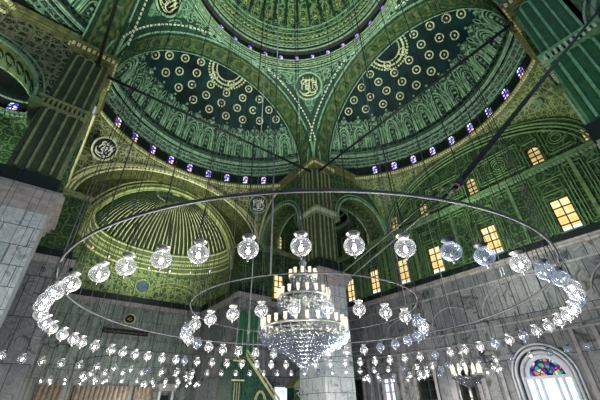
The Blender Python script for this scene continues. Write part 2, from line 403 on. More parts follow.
# --- script medallions ----------------------------------------------------------
def medallion(c, nrm, R, lab, face='black', rim='round', scr='white', seed=1, group=None, squash=1.0):
    n = Vector(nrm).normalized(); up = Vector((0, 0, 1)); x = up.cross(n).normalized(); y = n.cross(x).normalized()
    c = Vector(c)
    r = thing('calligraphy_medallion', lab, 'medallion', tuple(c), group)
    P = lambda a, b, h=0.: tuple(c + x * a * R + y * b * R * squash + n * h)
    d = MB(); d.grid(lambda u, v: P(v * .86 * cos(2 * pi * u), v * .86 * sin(2 * pi * u), .010), 32, 3, False); 
    d.grid(lambda u, v: P(.98 * cos(2 * pi * u), .98 * sin(2 * pi * u), .012 - v * .03), 32, 1, False); d.build('disc', M[face], r)
    d = MB(); d.tube([P(.93 * cos(2 * pi * k / 36), .93 * sin(2 * pi * k / 36), .012) for k in range(36)], R * .085, 6, True)
    d.build('rim', M[rim], r)
    rnd = random.Random(seed); d = MB()
    # tall stems (alifs and lams) rising from sweeping bowls, with crossing tails and dots
    def stroke(pts, w): d.tube([P(a, b, .018) for a, b in pts], [w * R * (.35 + .65 * sin(pi * min(1, (k + .6) / len(pts)))) for k in range(len(pts))], 4)
    for k in range(5):
        xx = -.45 + .24 * k + rnd.uniform(-.04, .04)
        stroke([(xx + .10 * t, -.25 + .85 * t) for t in (0, .25, .5, .75, 1)] if abs(xx) < .4 else [(xx + .05 * t, -.2 + .6 * t) for t in (0, .3, .6, 1)], .055)
    for (cx, cy, rx, ry, q0, q1) in ((-.25, -.2, .38, .32, 180, 370), (.28, -.12, .34, .36, 170, 380), (0, -.45, .52, .22, 190, 350), (.1, .18, .42, .22, 20, 200), (-.3, .3, .2, .16, 0, 280), (.42, .35, .16, .18, 90, 400), (-.05, -.1, .16, .13, 0, 330)):
        stroke([(cx + rx * cos(rad(q0 + (q1 - q0) * t / 10)), cy + ry * sin(rad(q0 + (q1 - q0) * t / 10))) for t in range(11)], .05)
    for k in range(7):
        a, b = rnd.uniform(-.6, .6), rnd.uniform(-.6, .6)
        if hypot(a, b) < .72: stroke([(a - .035, b - .03), (a, b), (a + .035, b + .03)], .06)
    d.build('script', M[scr], r)
    return r
def on_pend(a0, zz, R, lab, **k):
    rr = sqrt(RP * RP - (zz - ZP) ** 2); n = Vector((-rr * cos(a0), -rr * sin(a0), -(zz - ZP))).normalized()
    c = Vector((rr * cos(a0), rr * sin(a0), zz)) + n * .012
    medallion(tuple(c), n, R, lab, **k)
on_pend(pi / 4, 2.90, .15, 'round green calligraphy medallion on the pendentive at top centre', face='molddk', rim='mold', scr='round', seed=3)
on_pend(3 * pi / 4, 2.87, .125, 'dark calligraphy medallion cut by the top edge above the left half dome', face='black', rim='mold', scr='round', seed=5)

# --- great arches ------------------------------------------------------------------
def great_arch(k, lab):
    T = bay(k); r = thing('trim_1' if k == 'N' else 'trim_2' if k == 'E' else 'trim_3', lab, 'arch', T((0, A, ZP)), kind='structure')
    d = MB(T); arch_wall(d, A, B, -B, B, ZP, ZP + A + .02, 0, A - .012, ZP, A - .012, 40); d.build('arch_wall', M['pend'], r)
    # soffit lining: painted green band
    d = MB(T)
    n = 48; R0 = A - .016
    d.grid(lambda u, v: (R0 * -cos(pi * u), A + .004 + (B - A - .008) * v, ZP + R0 * sin(pi * u)), n, 1); d.build('soffit', M['molddk'], r)
    d = MB(T); R0 = A - .020; d.grid(lambda u, v: (R0 * -cos(pi * u), A + .022 + (B - A - .062) * v, ZP + R0 * sin(pi * u)), n, 1); d.build('painted_band', M['band'], r)
    d = MB(T); R1 = A - .026
    for k2 in range(26):     # scrollwork along the band: alternating rosette and leaf
        a = pi * (k2 + .5) / 26; vc = (A + B) / 2 - .009
        for s_ in (0, 1):
            P = []
            rr = (.030, .013)[s_]
            for i in range(13):
                q = 2 * pi * i / 12; a2 = a + (rr * cos(q) * (1.25 if k2 % 2 else .8)) / R1
                P.append((-R1 * cos(a2), vc + rr * sin(q) * (.9 if k2 % 2 else 1.2), ZP + R1 * sin(a2)))
            d.tube(P, .006, 4)
        for sg in (-1, 1):
            P = []
            for i in range(7):
                q = i / 6; a2 = a + (q - .5) * pi / 26 * .9
                P.append((-R1 * cos(a2), vc + sg * (.048 + .010 * sin(q * 2 * pi)), ZP + R1 * sin(a2)))
            d.tube(P, .006, 4)
    d.build('soffit_scrolls', M['bandl'], r)
    d = MB(T)
    for rr, vv, t in ((A - .004, A - .004, .007), (A - .012, B - .006, .007), (A + .055, A - .012, .008)):
        d.tube([(-rr * cos(pi * i / 60), vv - (.0 if rr < A else .022 + .0 * i), ZP + rr * sin(pi * i / 60)) for i in range(61)], t, 5)
    d.build('edge_moldings', M['mold'], r)
    d = MB(T)   # dark archivolt on the face, following the pendentive
    def fp(a, rr):   # point on pendentive sphere near the arch
        x, z = -rr * cos(a), rr * sin(a); y = sqrt(max(RP * RP - x * x - z * z, 0)); 
        return (x * .992, y * .992 - .002, ZP + z * .995)
    lo, hi = rad(14), rad(166)
    def cap(a, rr): return min(rr, (A * 1.0) / max(sin(a), .001)) if False else rr
    def faceband(r0, r1, mat, nm, lo=lo, hi=hi):
        e = MB(T)
        def fn(u, v):
            a = lo + (hi - lo) * u; rr = r0 + (r1 - r0) * v
            zz = rr * sin(a)
            if zz > A * .992: rr = A * .992 / sin(a)
            x = rr * cos(a)
            return fp(a, rr)
        e.grid(fn, 60, 2); return e.build(nm, M[mat], r)
    faceband(A + .004, A + .075, 'molddk', 'archivolt')
    e = MB(T)
    for i in range(64):
        a = lo + (hi - lo) * (i + .5) / 64; rr = A + .036
        if rr * sin(a) > A * .985: continue
        p = Vector(fp(a, rr)); p2 = Vector(fp(a + .01, rr)); t = (p2 - p).normalized(); n_ = Vector((-p.x, -p.y, -(p.z - ZP))).normalized(); s_ = t.cross(n_)
        e.obox(p + n_ * .004, (t, s_, n_), (.0115, .0065, .003))
    e.build('dashes', M['dash'], r)
    return r
great_arch('N', 'great arch with scrolled green soffit framing the left half dome')
great_arch('E', 'great arch with scrolled green soffit framing the right half dome')
great_arch('W', 'great arch rising from the left pier out of the top left corner')

# --- piers --------------------------------------------------------------------------
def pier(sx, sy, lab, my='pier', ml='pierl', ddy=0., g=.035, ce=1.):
    x0, x1 = (A, B) if sx > 0 else (-B, -A); y0, y1 = (A, B) if sy > 0 else (-B, -A)
    y0 += ddy; y1 += ddy
    r = thing('pier', lab, 'pier', ((x0 + x1) / 2, (y0 + y1) / 2, FLOOR))
    d = MB(); d.box(x0 - g, x1 + g, y0 - g, y1 + g, FLOOR, .90); d.build('marble_base', M['marblel'], r)
    d = MB()
    for k, (e, z0, z1) in enumerate(((.045, .84, .875), (.058, .875, .905), (.075, .905, .945), (.062, .945, .965))): e *= ce; d.box(x0 - e, x1 + e, y0 - e, y1 + e, z0, z1)
    # a few steps hanging below the cornice corner
    d.build('marble_cornice', M['ledge'], r)
    d = MB(); d.box(x0 - .03, x1 + .03, y0 - .03, y1 + .03, .965, 1.055); d.build('plinth', M['darkled'], r)
    d = MB(); d.box(x0, x1, y0, y1, 1.055, ZP); d.build('shaft', M[my], r)
    # pilaster fillets on both inner faces: two storeys
    d = MB(); dk = MB()
    w = B - A
    def face_strip(f, a, b, z0, z1, pr):
        if f == 0:   # face looking along y
            y = y0 if sy > 0 else y1; s_ = -1 if sy > 0 else 1
            (d).box(x0 + a, x0 + b, y, y + s_ * pr, z0, z1)
        elif f == 1:
            x = x0 if sx > 0 else x1; s_ = -1 if sx > 0 else 1
            (d).box(x, x + s_ * pr, y0 + a, y0 + b, z0, z1)
        elif f == 2:
            x = x1 if sx > 0 else x0; s_ = 1 if sx > 0 else -1
            (d).box(x, x + s_ * pr, y0 + a, y0 + b, z0, z1)
    for f in (0, 1, 2):
        for k in range(4):
            c = w * (.14 + .24 * k)
            for z0, z1 in ((1.08, ZC - .05), (ZC + .05, ZP - .11)):
                face_strip(f, c - .006, c + .006, z0, z1, .010)
        for k in range(3):
            c0, c1 = w * (.14 + .24 * k), w * (.38 + .24 * k)
            for zt in (ZC - .05, ZP - .11):     # round heads of the sunk panels
                pts = []
                for i in range(7):
                    q = pi * i / 6; u = (c0 + c1) / 2 - (c1 - c0) / 2 * cos(q); z = zt + .028 * sin(q)
                    if f == 0: pts.append((x0 + u, (y0 - .004) if sy > 0 else y1 + .004, z))
                    elif f == 1: pts.append(((x0 - .004) if sx > 0 else x1 + .004, y0 + u, z))
                    else: pts.append(((x1 + .004) if sx > 0 else x0 - .004, y0 + u, z))
                d.tube(pts, .006, 4)
    d.build('fillets', M[ml], r)
    d = MB()
    for e, z0, z1 in ((.012, ZC - .035, ZC - .015), (.03, ZC + .015, ZC + .03)): d.box(x0 - e, x1 + e, y0 - e, y1 + e, z0, z1)
    mid_ = d.build('middle_cornice', M[ml], r)
    d = MB(); n = 10
    d2 = MB()
    for k in range(n):
        c = (k + .5) / n * (w + .03) - .015
        for yy in ((y0 - .026, y0), (y1, y1 + .026)): d2.box(x0 + c - .006, x0 + c + .006, yy[0], yy[1], ZC - .015, ZC + .015)
        for xx in ((x0 - .026, x0), (x1, x1 + .026)): d2.box(xx[0], xx[1], y0 + c - .006, y0 + c + .006, ZC - .015, ZC + .015)
    sub(d2, 'dentils', M['dash'] if sx > 0 else M['pierl'], mid_, r)
    d = MB()
    for e, z0, z1 in ((.012, ZP - .075, ZP - .055), (.03, ZP - .055, ZP - .012), (.045, ZP - .012, ZP + .012)): d.box(x0 - e, x1 + e, y0 - e, y1 + e, z0, z1)
    cap_ = d.build('capital', M['gold'], r)
    d = MB()
    for k in range(9):
        c = (k + .5) / 9 * (w + .06) - .03
        for yy in (y0 - .036, y1 + .036): d.obox((x0 + c, yy, ZP - .034), ((1, 0, 0), (0, 1, 0), (0, 0, 1)), (.009, .005, .013))
        for xx in (x0 - .036, x1 + .036): d.obox((xx, y0 + c, ZP - .034), ((1, 0, 0), (0, 1, 0), (0, 0, 1)), (.005, .009, .013))
    sub(d, 'beading', M['goldb'], cap_, r)
pier(1, 1, 'far green pier at centre, behind the big crystal chandelier')
pier(-1, 1, 'left pier with fluted green shaft on a pale stepped marble base')
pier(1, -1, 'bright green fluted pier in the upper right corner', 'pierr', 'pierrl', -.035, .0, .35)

# --- bay: rim wall, pendentives, half dome ------------------------------------------------
VC, RW = .68, 1.24     # centre and radius of the half dome's drum
SA, SR = (B + W) / 2, (W - B) / 2   # side arch centre and half width
ZE, RISE = 1.54, .53
def bay_shell(k, nm, lab, far=True):
    T = bay(k)
    r = thing('ceiling_' + nm, lab, 'vault', T((0, B, ZP)), kind='structure')
    # pendentives between rim circle and walls
    d = MB(T)
    def wallhit(phi):
        c, s_ = cos(phi), sin(phi); t1 = A / abs(c) if abs(c) > 1e-6 else 9; t2 = (W - VC) / s_ if s_ > 1e-6 else 9
        if t1 < t2:
            v = VC + t1 * s_; return t1, ZE + RISE * sqrt(max(0, 1 - ((v - SA) / SR) ** 2))
        u = t2 * c; return t2, ZE + RISE * sqrt(max(0, 1 - (u / A) ** 2))
    ph0 = math.acos(A / RW) + .001
    corner = math.atan2(W - VC, A)
    def fn(u, v, lo, hi):
        ph = lo + (hi - lo) * u; t, zw = wallhit(ph); zt = ZP + .03
        q = v * pi / 2; rho = t - max(t - RW, 0) * (1 - cos(q)); z = zw + (zt - zw) * sin(q)
        rho = min(rho, t - .004)
        return (rho * cos(ph), VC + rho * sin(ph), z)
    for lo, hi in ((ph0, corner), (corner, pi / 2), (pi / 2, pi - corner), (pi - corner, pi - ph0)):
        d.grid(lambda u, v: fn(u, v, lo, hi), 20, 8)
    d.build('corner_pendentives', M['spandg' if k == 'E' else 'spand'], r)
    # triangle outlines in beaded gilt
    d = MB(T)
    for a, b in ((ph0, pi / 2), (pi / 2, pi - ph0)):
        P = [fn(i / 60, .10, a, b) for i in range(1, 60)]; P = [(x, y - .012, z) for x, y, z in P]; d.tube(P, .007, 4)
        P = [fn(i / 60, .0, a, b) for i in range(1, 60)]; P = [(x, y - .012, z) for x, y, z in P]; d.tube(P, .012, 4)
    d.build('spandrel_borders', M['goldb'] if k != 'E' else M['walll'], r)
    # rim cornice
    e0 = math.asin((B - VC) / RW); 
    def arc(rr, z, t, mb, n=64):
        a0 = math.asin(min(1, (B - VC) / rr)) + .004
        P = [(rr * cos(a0 + (pi - 2 * a0) * i / n), VC + rr * sin(a0 + (pi - 2 * a0) * i / n), z) for i in range(n + 1)]; 
        P = [(max(-A + .02, min(A - .02, x)), y, zz) for x, y, zz in P]; mb.tube(P, t, 5)
    d = MB(T)
    for rr, z, t in ((RW - .012, ZP - .005, .014), (RW - .03, ZP + .022, .012), (RW - .018, ZP + .045, .010)): arc(rr, z, t, d)
    d.build('rim_cornice', M['gold'], r)
    d = MB(T); a0 = e0 + .02
    for i in range(120):
        a = a0 + (pi - 2 * a0) * i / 119; rr = RW - .035
        x, y = rr * cos(a), VC + rr * sin(a)
        if abs(x) > A - .02: continue
        d.obox((x, y, ZP + .006), ((cos(a), sin(a), 0), (-sin(a), cos(a), 0), (0, 0, 1)), (.008, .0085, .012))
    d.build('rim_beads', M['goldb'], r)
    # straight rim over the side walls
    d = MB(T)
    for sg in (-1, 1):
        ve = VC + sqrt(RW * RW - A * A)
        d.box(sg * (A + .0), sg * (A - .03), B, ve, ZP - .02, ZP + .01); d.box(sg * A, sg * (A - .042), B, ve, ZP + .01, ZP + .05)
    d.build('side_rim', M['gold'], r)
    # ---- half dome
    h = thing('ceiling_half_dome', {'N': 'left half dome with gilt roundels over teal and a ring of tall niches', 'E': 'right half dome with gilt roundels over teal and a ring of tall niches', 'W': 'half dome glimpsed above the left pier at the top left corner'}[k], 'half dome', T((0, B, ZP + .05)), kind='structure')
    def cl(rr): return math.asin(min(1, (B - VC) / rr))
    def half(prof, mb, n=72, smooth=False, pr=None):
        def fn(u, v):
            kk = v * (len(prof) - 1); i = min(int(kk + 1e-9), len(prof) - 2); t = kk - i
            rr = prof[i][0] * (1 - t) + prof[i + 1][0] * t; z = prof[i][1] * (1 - t) + prof[i + 1][1] * t
            a0 = cl(rr); a = a0 + (pi - 2 * a0) * u
            return (rr * cos(a), VC + rr * sin(a), z)
        mb.grid(fn, n, len(prof) - 1, smooth)
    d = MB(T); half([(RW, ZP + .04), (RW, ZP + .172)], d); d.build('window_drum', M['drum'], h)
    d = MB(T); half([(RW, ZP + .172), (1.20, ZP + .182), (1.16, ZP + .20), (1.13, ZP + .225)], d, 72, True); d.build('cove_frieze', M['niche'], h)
    d = MB(T)
    for rr, z, t in ((1.215, ZP + .178, .007), (1.175, ZP + .19, .005), (1.14, ZP + .212, .006), (1.110, ZP + .228, .007), (1.105, ZP + .245, .013), (1.12, ZP + .275, .006), (1.128, ZP + .30, .007)):
        a0 = cl(rr); d.tube([(rr * cos(a0 + (pi - 2 * a0) * i / 72), VC + rr * sin(a0 + (pi - 2 * a0) * i / 72), z) for i in range(73)], t, 5)
    d.build('drum_cornice', M['mold'], h)
    H0, RH, V = ZP + .22, 1.135, .80
    sp = lambda q: (RH * cos(q), H0 + V * sin(q))     # q elevation
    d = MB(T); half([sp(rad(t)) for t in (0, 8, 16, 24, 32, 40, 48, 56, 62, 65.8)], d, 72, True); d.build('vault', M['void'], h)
    def sf(a, q, off=.0):
        rr, z = sp(q); n = Vector((cos(q) / RH, 0, sin(q) / V)).normalized()
        rr -= n.x * off; z -= n.z * off
        return (rr * cos(a), VC + rr * sin(a), z)
    # lower frieze of relief
    d = MB(T); f0 = cl(RH * .97)
    d.grid(lambda u, v: sf(f0 + .01 + (pi - 2 * f0 - .02) * u, rad(2 + 6 * v), .006), 72, 2); d.build('frieze', M['niche'], h)
    # niches: shouldered arches with crest
    step = rad(9.6); arcs = [pi / 2 + (i + .5) * step for i in range(-8, 8)] 
    body = MB(T); rim = MB(T); crest = MB(T)
    for a in arcs:
        if abs(a - pi / 2) > pi / 2 - f0 - .03: continue
        hw = step * .36
        body.grid(lambda u, v: sf(a + hw * 1.28 * (2 * u - 1) * (1 if v < .7 else sqrt(max(0, 1 - ((v - .7) / .3) ** 2))), rad(8 + 25 * v), .012), 8, 10)
        for wf, th, tp in ((1.0, .010, 26.5), (.78, .005, 24), (.52, .007, 21.5)):
            P = [sf(a - hw * wf, rad(9), .02), sf(a - hw * wf, rad(17), .02)] + [sf(a - hw * wf * cos(q), rad(17 + (tp - 17) * sin(q)), .02) for q in [pi * i / 10 for i in range(1, 10)]] + [sf(a + hw * wf, rad(17), .02), sf(a + hw * wf, rad(9), .02)]
            rim.tube(P, th, 4)
        for (da, q, t) in ((0, 30, .020), (-.6, 27, .015), (.6, 27, .015), (0, 33.5, .014), (-1.2, 22, .012), (1.2, 22, .012), (-.32, 31, .012), (.32, 31, .012), (-1.25, 16, .010), (1.25, 16, .010), (0, 20, .012), (0, 16.5, .015), (0, 13, .011)):
            c = Vector(sf(a + hw * da, rad(q), .02)); crest.tube([c + Vector((0, 0, -t)), c + Vector((0, 0, -t * .5)), c, c + Vector((0, 0, t * .6)), c + Vector((0, 0, t))], [t * .3, t * .85, t, t * .7, t * .15], 6)
        # curling stems between neighbouring niches
        for sg in (-1, 1):
            P = [sf(a + sg * step * (.5 - .10 * (i / 12) * cos(i * .9)), rad(9 + 22 * i / 12), .014) for i in range(13)]
            rim.tube(P, .005, 4)
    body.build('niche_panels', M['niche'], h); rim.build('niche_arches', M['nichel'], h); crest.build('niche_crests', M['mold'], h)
    d = MB(T)
    for row, (q, na, t) in enumerate(((38, 9, .037), (45, 8, .037), (52, 6, .036), (58, 4, .034))):
        rr, _ = sp(rad(q)); a0 = cl(rr) + .06
        for i in range(na):
            a = a0 + (pi - 2 * a0) * (i + (.5 if row % 2 else .5)) / na
            c = Vector(sf(a, rad(q), .012)); p1 = Vector(sf(a + .01, rad(q), .012)); p2 = Vector(sf(a, rad(q) + .01, .012))
            x = (p1 - c).normalized(); y = (p2 - c).normalized()
            for rr_, th in ((t, .0075),): d.tube([c + x * rr_ * cos(2 * pi * j / 14) + y * rr_ * sin(2 * pi * j / 14) for j in range(14)], th, 4, True)
            n_ = x.cross(y).normalized(); d.tube([c - n_ * .008, c, c + n_ * .008], [.005, .014, .005], 6)
    d.build('gilt_roundels', M['round'], h)
    d = MB(T)    # half rosette at the crown
    for i in range(22):
        a = pi * (i + .5) / 22
        for rr_, t in ((.20, .013), (.165, .015), (.125, .010)):
            x, y = rr_ * cos(a), B + .002 + rr_ * sin(a)
            rho = hypot(x, y - VC); z = H0 + V * sqrt(max(0, 1 - (rho / RH) ** 2)) - .015
            d.tube([(x, y, z - .01), (x, y, z), (x, y, z + .008)], [t * .6, t, t * .5], 6)
    d.build('crown_rosette', M['round'], h)
    return r
bay_shell('N', 'left_bay', 'gilt spandrels and beaded rim cornice below the left half dome')
bay_shell('E', 'right_bay', 'green spandrels and beaded rim cornice below the right half dome')
bay_shell('W', 'near_left_bay', 'rim cornice and spandrels at the far left edge above the carved panel')

# side walls of the bays (two-faced arched slabs shared with the corner bays)
def side_wall(k, sg, lab, nm, mat='wall'):
    T0 = bay(k); T = lambda p: T0((p[1] * sg, p[0], p[2]))       # p=(v, u, z)
    r = thing(nm, lab, 'wall', T((SA, A, ZC)), kind='structure')
    d = MB(T); arch_wall(d, A, B, B, W, ZC - .02, ZP + .05, SA, SR - .05, ZC, .32, 28); d.build('wall_face', M[mat], r)
    d = MB(T); w = SR - .052
    for v, t in ((A - .005, .013), (B + .003, .012)): d.tube([(SA - w * cos(pi * i / 32), v, ZC + .318 * sin(pi * i / 32)) for i in range(33)], t, 5)
    w2 = w + .035
    d.tube([(SA - w2 * cos(pi * i / 32), A - .006, ZC + .353 * sin(pi * i / 32)) for i in range(33)], .007, 5)
    d.build('arch_molding', M['mold'], r)
    d = MB(T); w = SR - .058
    d.grid(lambda u, v: (SA - w * cos(pi * u), A + .006 + (B - A - .012) * v, ZC + .312 * sin(pi * u)), 32, 1); d.build('arch_soffit', M['band'], r)
    d = MB(T)
    for i in range(15):
        a = pi * (i + .5) / 15; w = SR - .066
        c = Vector((SA - w * cos(a), (A + B) / 2, ZC + .304 * sin(a))); t = Vector((sin(a), 0, cos(a))); y = Vector((0, 1, 0))
        P = [c + t * .026 * cos(2 * pi * j / 10) + y * .045 * sin(2 * pi * j / 10) for j in range(10)]; d.tube(P, .006, 4, True)
    d.build('arch_scrolls', M['bandl'], r)
    # springing ledge on both ends
    d = MB(T); d.box(B, B + .06, A - .02, B + .02, ZC - .045, ZC + .0); d.box(W - .08, W, A - .02, B + .02, ZC - .045, ZC + .0); d.build('springing_ledge', M['walll'], r)
    return r
side_wall('N', 1, 'arched side wall right of the left half dome, beside the far pier', 'wall_left_side')
side_wall('E', -1, 'arched side wall just right of the far pier under the right half dome', 'wall_right_side')
side_wall('S', -1, 'green side wall at the extreme top right corner past the bright pier', 'wall_near_right_side')
side_wall('E', 1, 'arched side wall in the top right corner behind the bright pier', 'wall_far_right_side')
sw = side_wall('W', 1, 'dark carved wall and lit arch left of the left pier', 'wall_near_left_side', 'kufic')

# --- outer wall of the right (east) -------------------------------------------------------
WY = [.83, .47, -.035, -.56, -.91]     # plan y of the windows; u = -y
TE = bay('E')
wu = sorted([-y for y in WY] + [-1.20, -1.56])
holes2 = [(u - .062, u + .062, .995, 1.26) for u in wu]
holes1 = [(u - .045, u + .045, 1.575, 1.75) for u in wu]
rw = thing('wall_right', 'green panelled upper wall with lit windows over grey marble on the right', 'wall', (W, 0, FLOOR), kind='structure')
DOORS = [(-.71 - .075, -.71 + .0, .22), (-.47 - .065, -.47 + .065, .235), (-1.19 - .08, -1.19 + .08, .235), (-1.57 - .07, -1.57 + .07, .245)]
doorsE = [(-.955 + .06, -.80 + .06, FLOOR, .22), (-.595 + .06, -.455 + .06, FLOOR, .24), (-1.30, -1.15, FLOOR, .235), (-1.66, -1.53, FLOOR, .245)]
# stained glass door, centre u
DU, DW = .065, .155
d = MB(TE); holed(d, -W, W, FLOOR, ZM - .03, W, [(a, b, c, dd) for a, b, c, dd in doorsE] + [(DU - DW, DU + DW, FLOOR, .31)], .06); d.build('marble_facing', M['marble'], rw)
d = MB(TE); holed(d, -W, W, ZM - .03, ZP + .3, W, holes2 + holes1, .045); d.build('green_wall', M['wall'], rw)
d = MB(TE); straight_cornice(d, -W, W, W, ZM - .01, .05, .045); d.build('marble_cornice', M['ledge'], rw)
d = MB(TE); d.box(-W, W, W - .03, W, ZM + .012, ZM + .05); d.build('dark_ledge', M['darkled'], rw)
d = MB(TE); straight_cornice(d, -W, W, W, ZC, .06, .035); d.build('upper_cornice', M['walll'], rw)
d = MB(TE); dentils(d, -W, W, W, ZC - .028, .014, .028, .028); d.build('dentils', M['mold'], rw)
# arch line of the bay on the wall
d = MB(TE)
for e in (0, .035): d.tube([((.90 - e) * -cos(pi * i / 48), W - .012, ZE + (RISE - .03 - e) * sin(pi * i / 48)) for i in range(49)], .009, 5)
# panels: mouldings between and round the windows
def frame_rect(mb, u0, u1, z0, z1, t=.006, pr=.012):
    mb.box(u0, u1, W - pr, W, z0, z0 + t); mb.box(u0, u1, W - pr, W, z1 - t, z1); mb.box(u0, u0 + t, W - pr, W, z0, z1); mb.box(u1 - t, u1, W - pr, W, z0, z1)
for u in wu:
    frame_rect(d, u - .10, u + .10, 1.0, 1.42); frame_rect(d, u - .078, u + .078, .992, 1.30); frame_rect(d, u - .07, u + .07, 1.32, 1.40, .004)
    frame_rect(d, u - .062, u + .062, 1.57, 1.79, .005)
for a, b in zip(wu, wu[1:]):
    m_ = (a + b) / 2; w = (b - a) / 2 - .115
    if w > .03:
        frame_rect(d, m_ - w, m_ + w, 1.0, 1.48); frame_rect(d, m_ - w + .02, m_ + w - .02, 1.03, 1.45, .004)
        d.box(m_ - .012, m_ + .012, W - .018, W, 1.0, 1.5)
    w = (b - a) / 2 - .08
    frame_rect(d, m_ - w, m_ + w, 1.60, 1.84); frame_rect(d, m_ - w + .025, m_ + w - .025, 1.625, 1.815, .004)
    for rr in (.035, .055, .075):
        if rr < w - .02: d.tube([(m_ + rr * cos(2 * pi * j / 16), W - .006, 1.72 + rr * sin(2 * pi * j / 16)) for j in range(16)], .005, 4, True)
d.build('wall_moldings', M['walll'], rw)
# marble relief: blind arches and flat pilasters
d = MB(TE)
for uc, w, zs, rise in ((-.47, .18, .56, .14), (.12, .32, .58, .22), (-.95, .20, .56, .14), (.75, .25, .58, .2)):
    d.tube([(uc - w * cos(pi * i / 24), W - .004, zs + rise * sin(pi * i / 24)) for i in range(25)], .006, 4)
for z in (.40, .49, .80): d.box(-W, W, W - .012, W, z, z + .012)
for u in (-1.80, -1.42, -1.05, -.72, -.33, -.20, .30, .42, .80, 1.1): d.box(u - .012, u + .012, W - .012, W, FLOOR, .40)
d.build('marble_relief', M['ledge'], rw)

# --- windows ---------------------------------------------------------------------------------
WN = [0]
ORD = 'first second third fourth fifth sixth seventh eighth ninth tenth eleventh twelfth thirteenth fourteenth fifteenth sixteenth seventeenth eighteenth nineteenth twentieth twenty-first twenty-second twenty-third twenty-fourth twenty-fifth twenty-sixth twenty-seventh twenty-eighth twenty-ninth thirtieth'.split()
def window(T, u, v, z0, z1, w, lab, arched, pane='amber', cols=2, rows=3, group=None, fd=.012, lower=None):
    """pane at v, bars in front (towards -v)"""
    WN[0] += 1
    r = thing('window_%d' % WN[0], lab, 'window', T((u, v, z0)), group, 'structure')
    d = MB(T); hw = w / 2
    zs = z1 - hw if arched else z1
    d.box(u - hw, u - hw + .006, v - fd, v, z0, z1); d.box(u + hw - .006, u + hw, v - fd, v, z0, z1); d.box(u - hw, u + hw, v - fd, v, z0, z0 + .006)
    if arched:
        n = 12; q = hw - .004
        for i in range(n):
            a, b = pi * i / n, pi * (i + 1) / n
            ua, ub = u - q * cos(a), u - q * cos(b); za, zb = zs + q * sin(a), zs + q * sin(b)
            d.quad((ua, v - fd, za), (ub, v - fd, zb), (ub, v - fd, z1 + .002), (ua, v - fd, z1 + .002)); d.quad((ua, v - fd, za), (ub, v - fd, zb), (ub, v, zb), (ua, v, za))
    else: d.box(u - hw, u + hw, v - fd, v, z1 - .006, z1)
    for i in range(1, cols): c = u - hw + w * i / cols; d.box(c - .0035, c + .0035, v - fd * .8, v - .001, z0, z1)
    for j in range(1, rows): c = z0 + (z1 - z0) * j / rows; d.box(u - hw, u + hw, v - fd * .8, v - .001, c - .0035, c + .0035)
    d.build('window_frame', M['frame'], r)
    d = MB(T); d.box(u - hw + .001, u + hw - .001, v - .001, v + .003, z0 + .001, z1 - .001); pn_ = d.build('pane', M[pane], r)
    if lower:
        d = MB(T); d.box(u - hw + .007, u + hw - .007, v - .004, v - .0015, z0 + .007, z0 + (z1 - z0) * .16); sub(d, 'lower_pane', M[lower], pn_, r)
    return r
for i, u in enumerate(wu):
    if u < -1.5: a, b = 'tall lit window half hidden just right of the far pier', 'small lit window just right of the far pier, upper row'
    elif u < -1: a, b = 'tall lit window in the dark bay, second right of the far pier', 'small arched window seen through the arch right of the far pier'
    else:
        j = i - 2
        a = 'tall amber window in the lower row of the right wall, %s from the left' % ORD[j]; b = 'small arched amber window in the upper row of the right wall, %s from the left' % ORD[j]
    window(TE, u, W + .03, .995, 1.26, .124, a, False, 'amber', 2, 4, 'tall amber windows of the right wall', lower='blued')
    window(TE, u, W + .03, 1.575, 1.75, .09, b, True, 'amberd', 2, 4, 'small arched windows of the right wall')
# north corner windows
TN = bay('N')
for u, s_ in ((1.195, 'left of the far pier'), (1.56, 'hidden behind the far pier shaft')):
    window(TN, u, W - .004, .995, 1.26, .12, 'tall lit window %s beside the chandelier top' % s_, False, 'amber', 2, 4)
    window(TN, u, W - .004, 1.575, 1.75, .085, 'small arched lit window %s under the side arch' % s_, True, 'amberd', 2, 4)
# coloured windows in the drums
for k, nm in (('N', 'left'), ('E', 'right'), ('W', 'near left')):
    T0 = bay(k); lst = []
    for i in range(-5, 6):
        a = pi / 2 + rad(-.8 + 9.55 * i)
        if abs(i) > 4 and k != 'W': continue
        if k == 'W' and not (-4 <= i <= -2): continue
        lst.append(a)
    for j, a in enumerate(sorted(lst, reverse=(k != 'E'))):
        if k == 'E': lab = 'jewel-coloured window under the right half dome, %s from the left' % ORD[len(lst) - 1 - j] 
        else: lab = 'jewel-coloured window under the %s half dome, %s from the left' % (nm, ORD[j])
        c, s_ = cos(a), sin(a)
        def T(p, c=c, s_=s_, T0=T0): # local u tangential, v radial
            return T0((p[0] * s_ + p[1] * c, VC - p[0] * c + p[1] * s_, p[2]))
        window(T, 0, RW - .006, ZP + .06, ZP + .165, .062, lab, True, 'stain', 2, 3, 'coloured windows under the %s half dome' % nm, fd=.006)
for i in range(13):
    a = rad(-22 + 10.5 * i); c, s_ = cos(a), sin(a)
    T = lambda p, c=c, s_=s_: (p[0] * s_ + p[1] * c, -p[0] * c + p[1] * s_, p[2])
    window(T, 0, .943, 3.215, 3.29, .05, 'tiny blue window at the foot of the central dome, %s from the left' % ORD[12 - i], True, 'stain', 1, 2, 'tiny windows round the foot of the central dome', fd=.005)

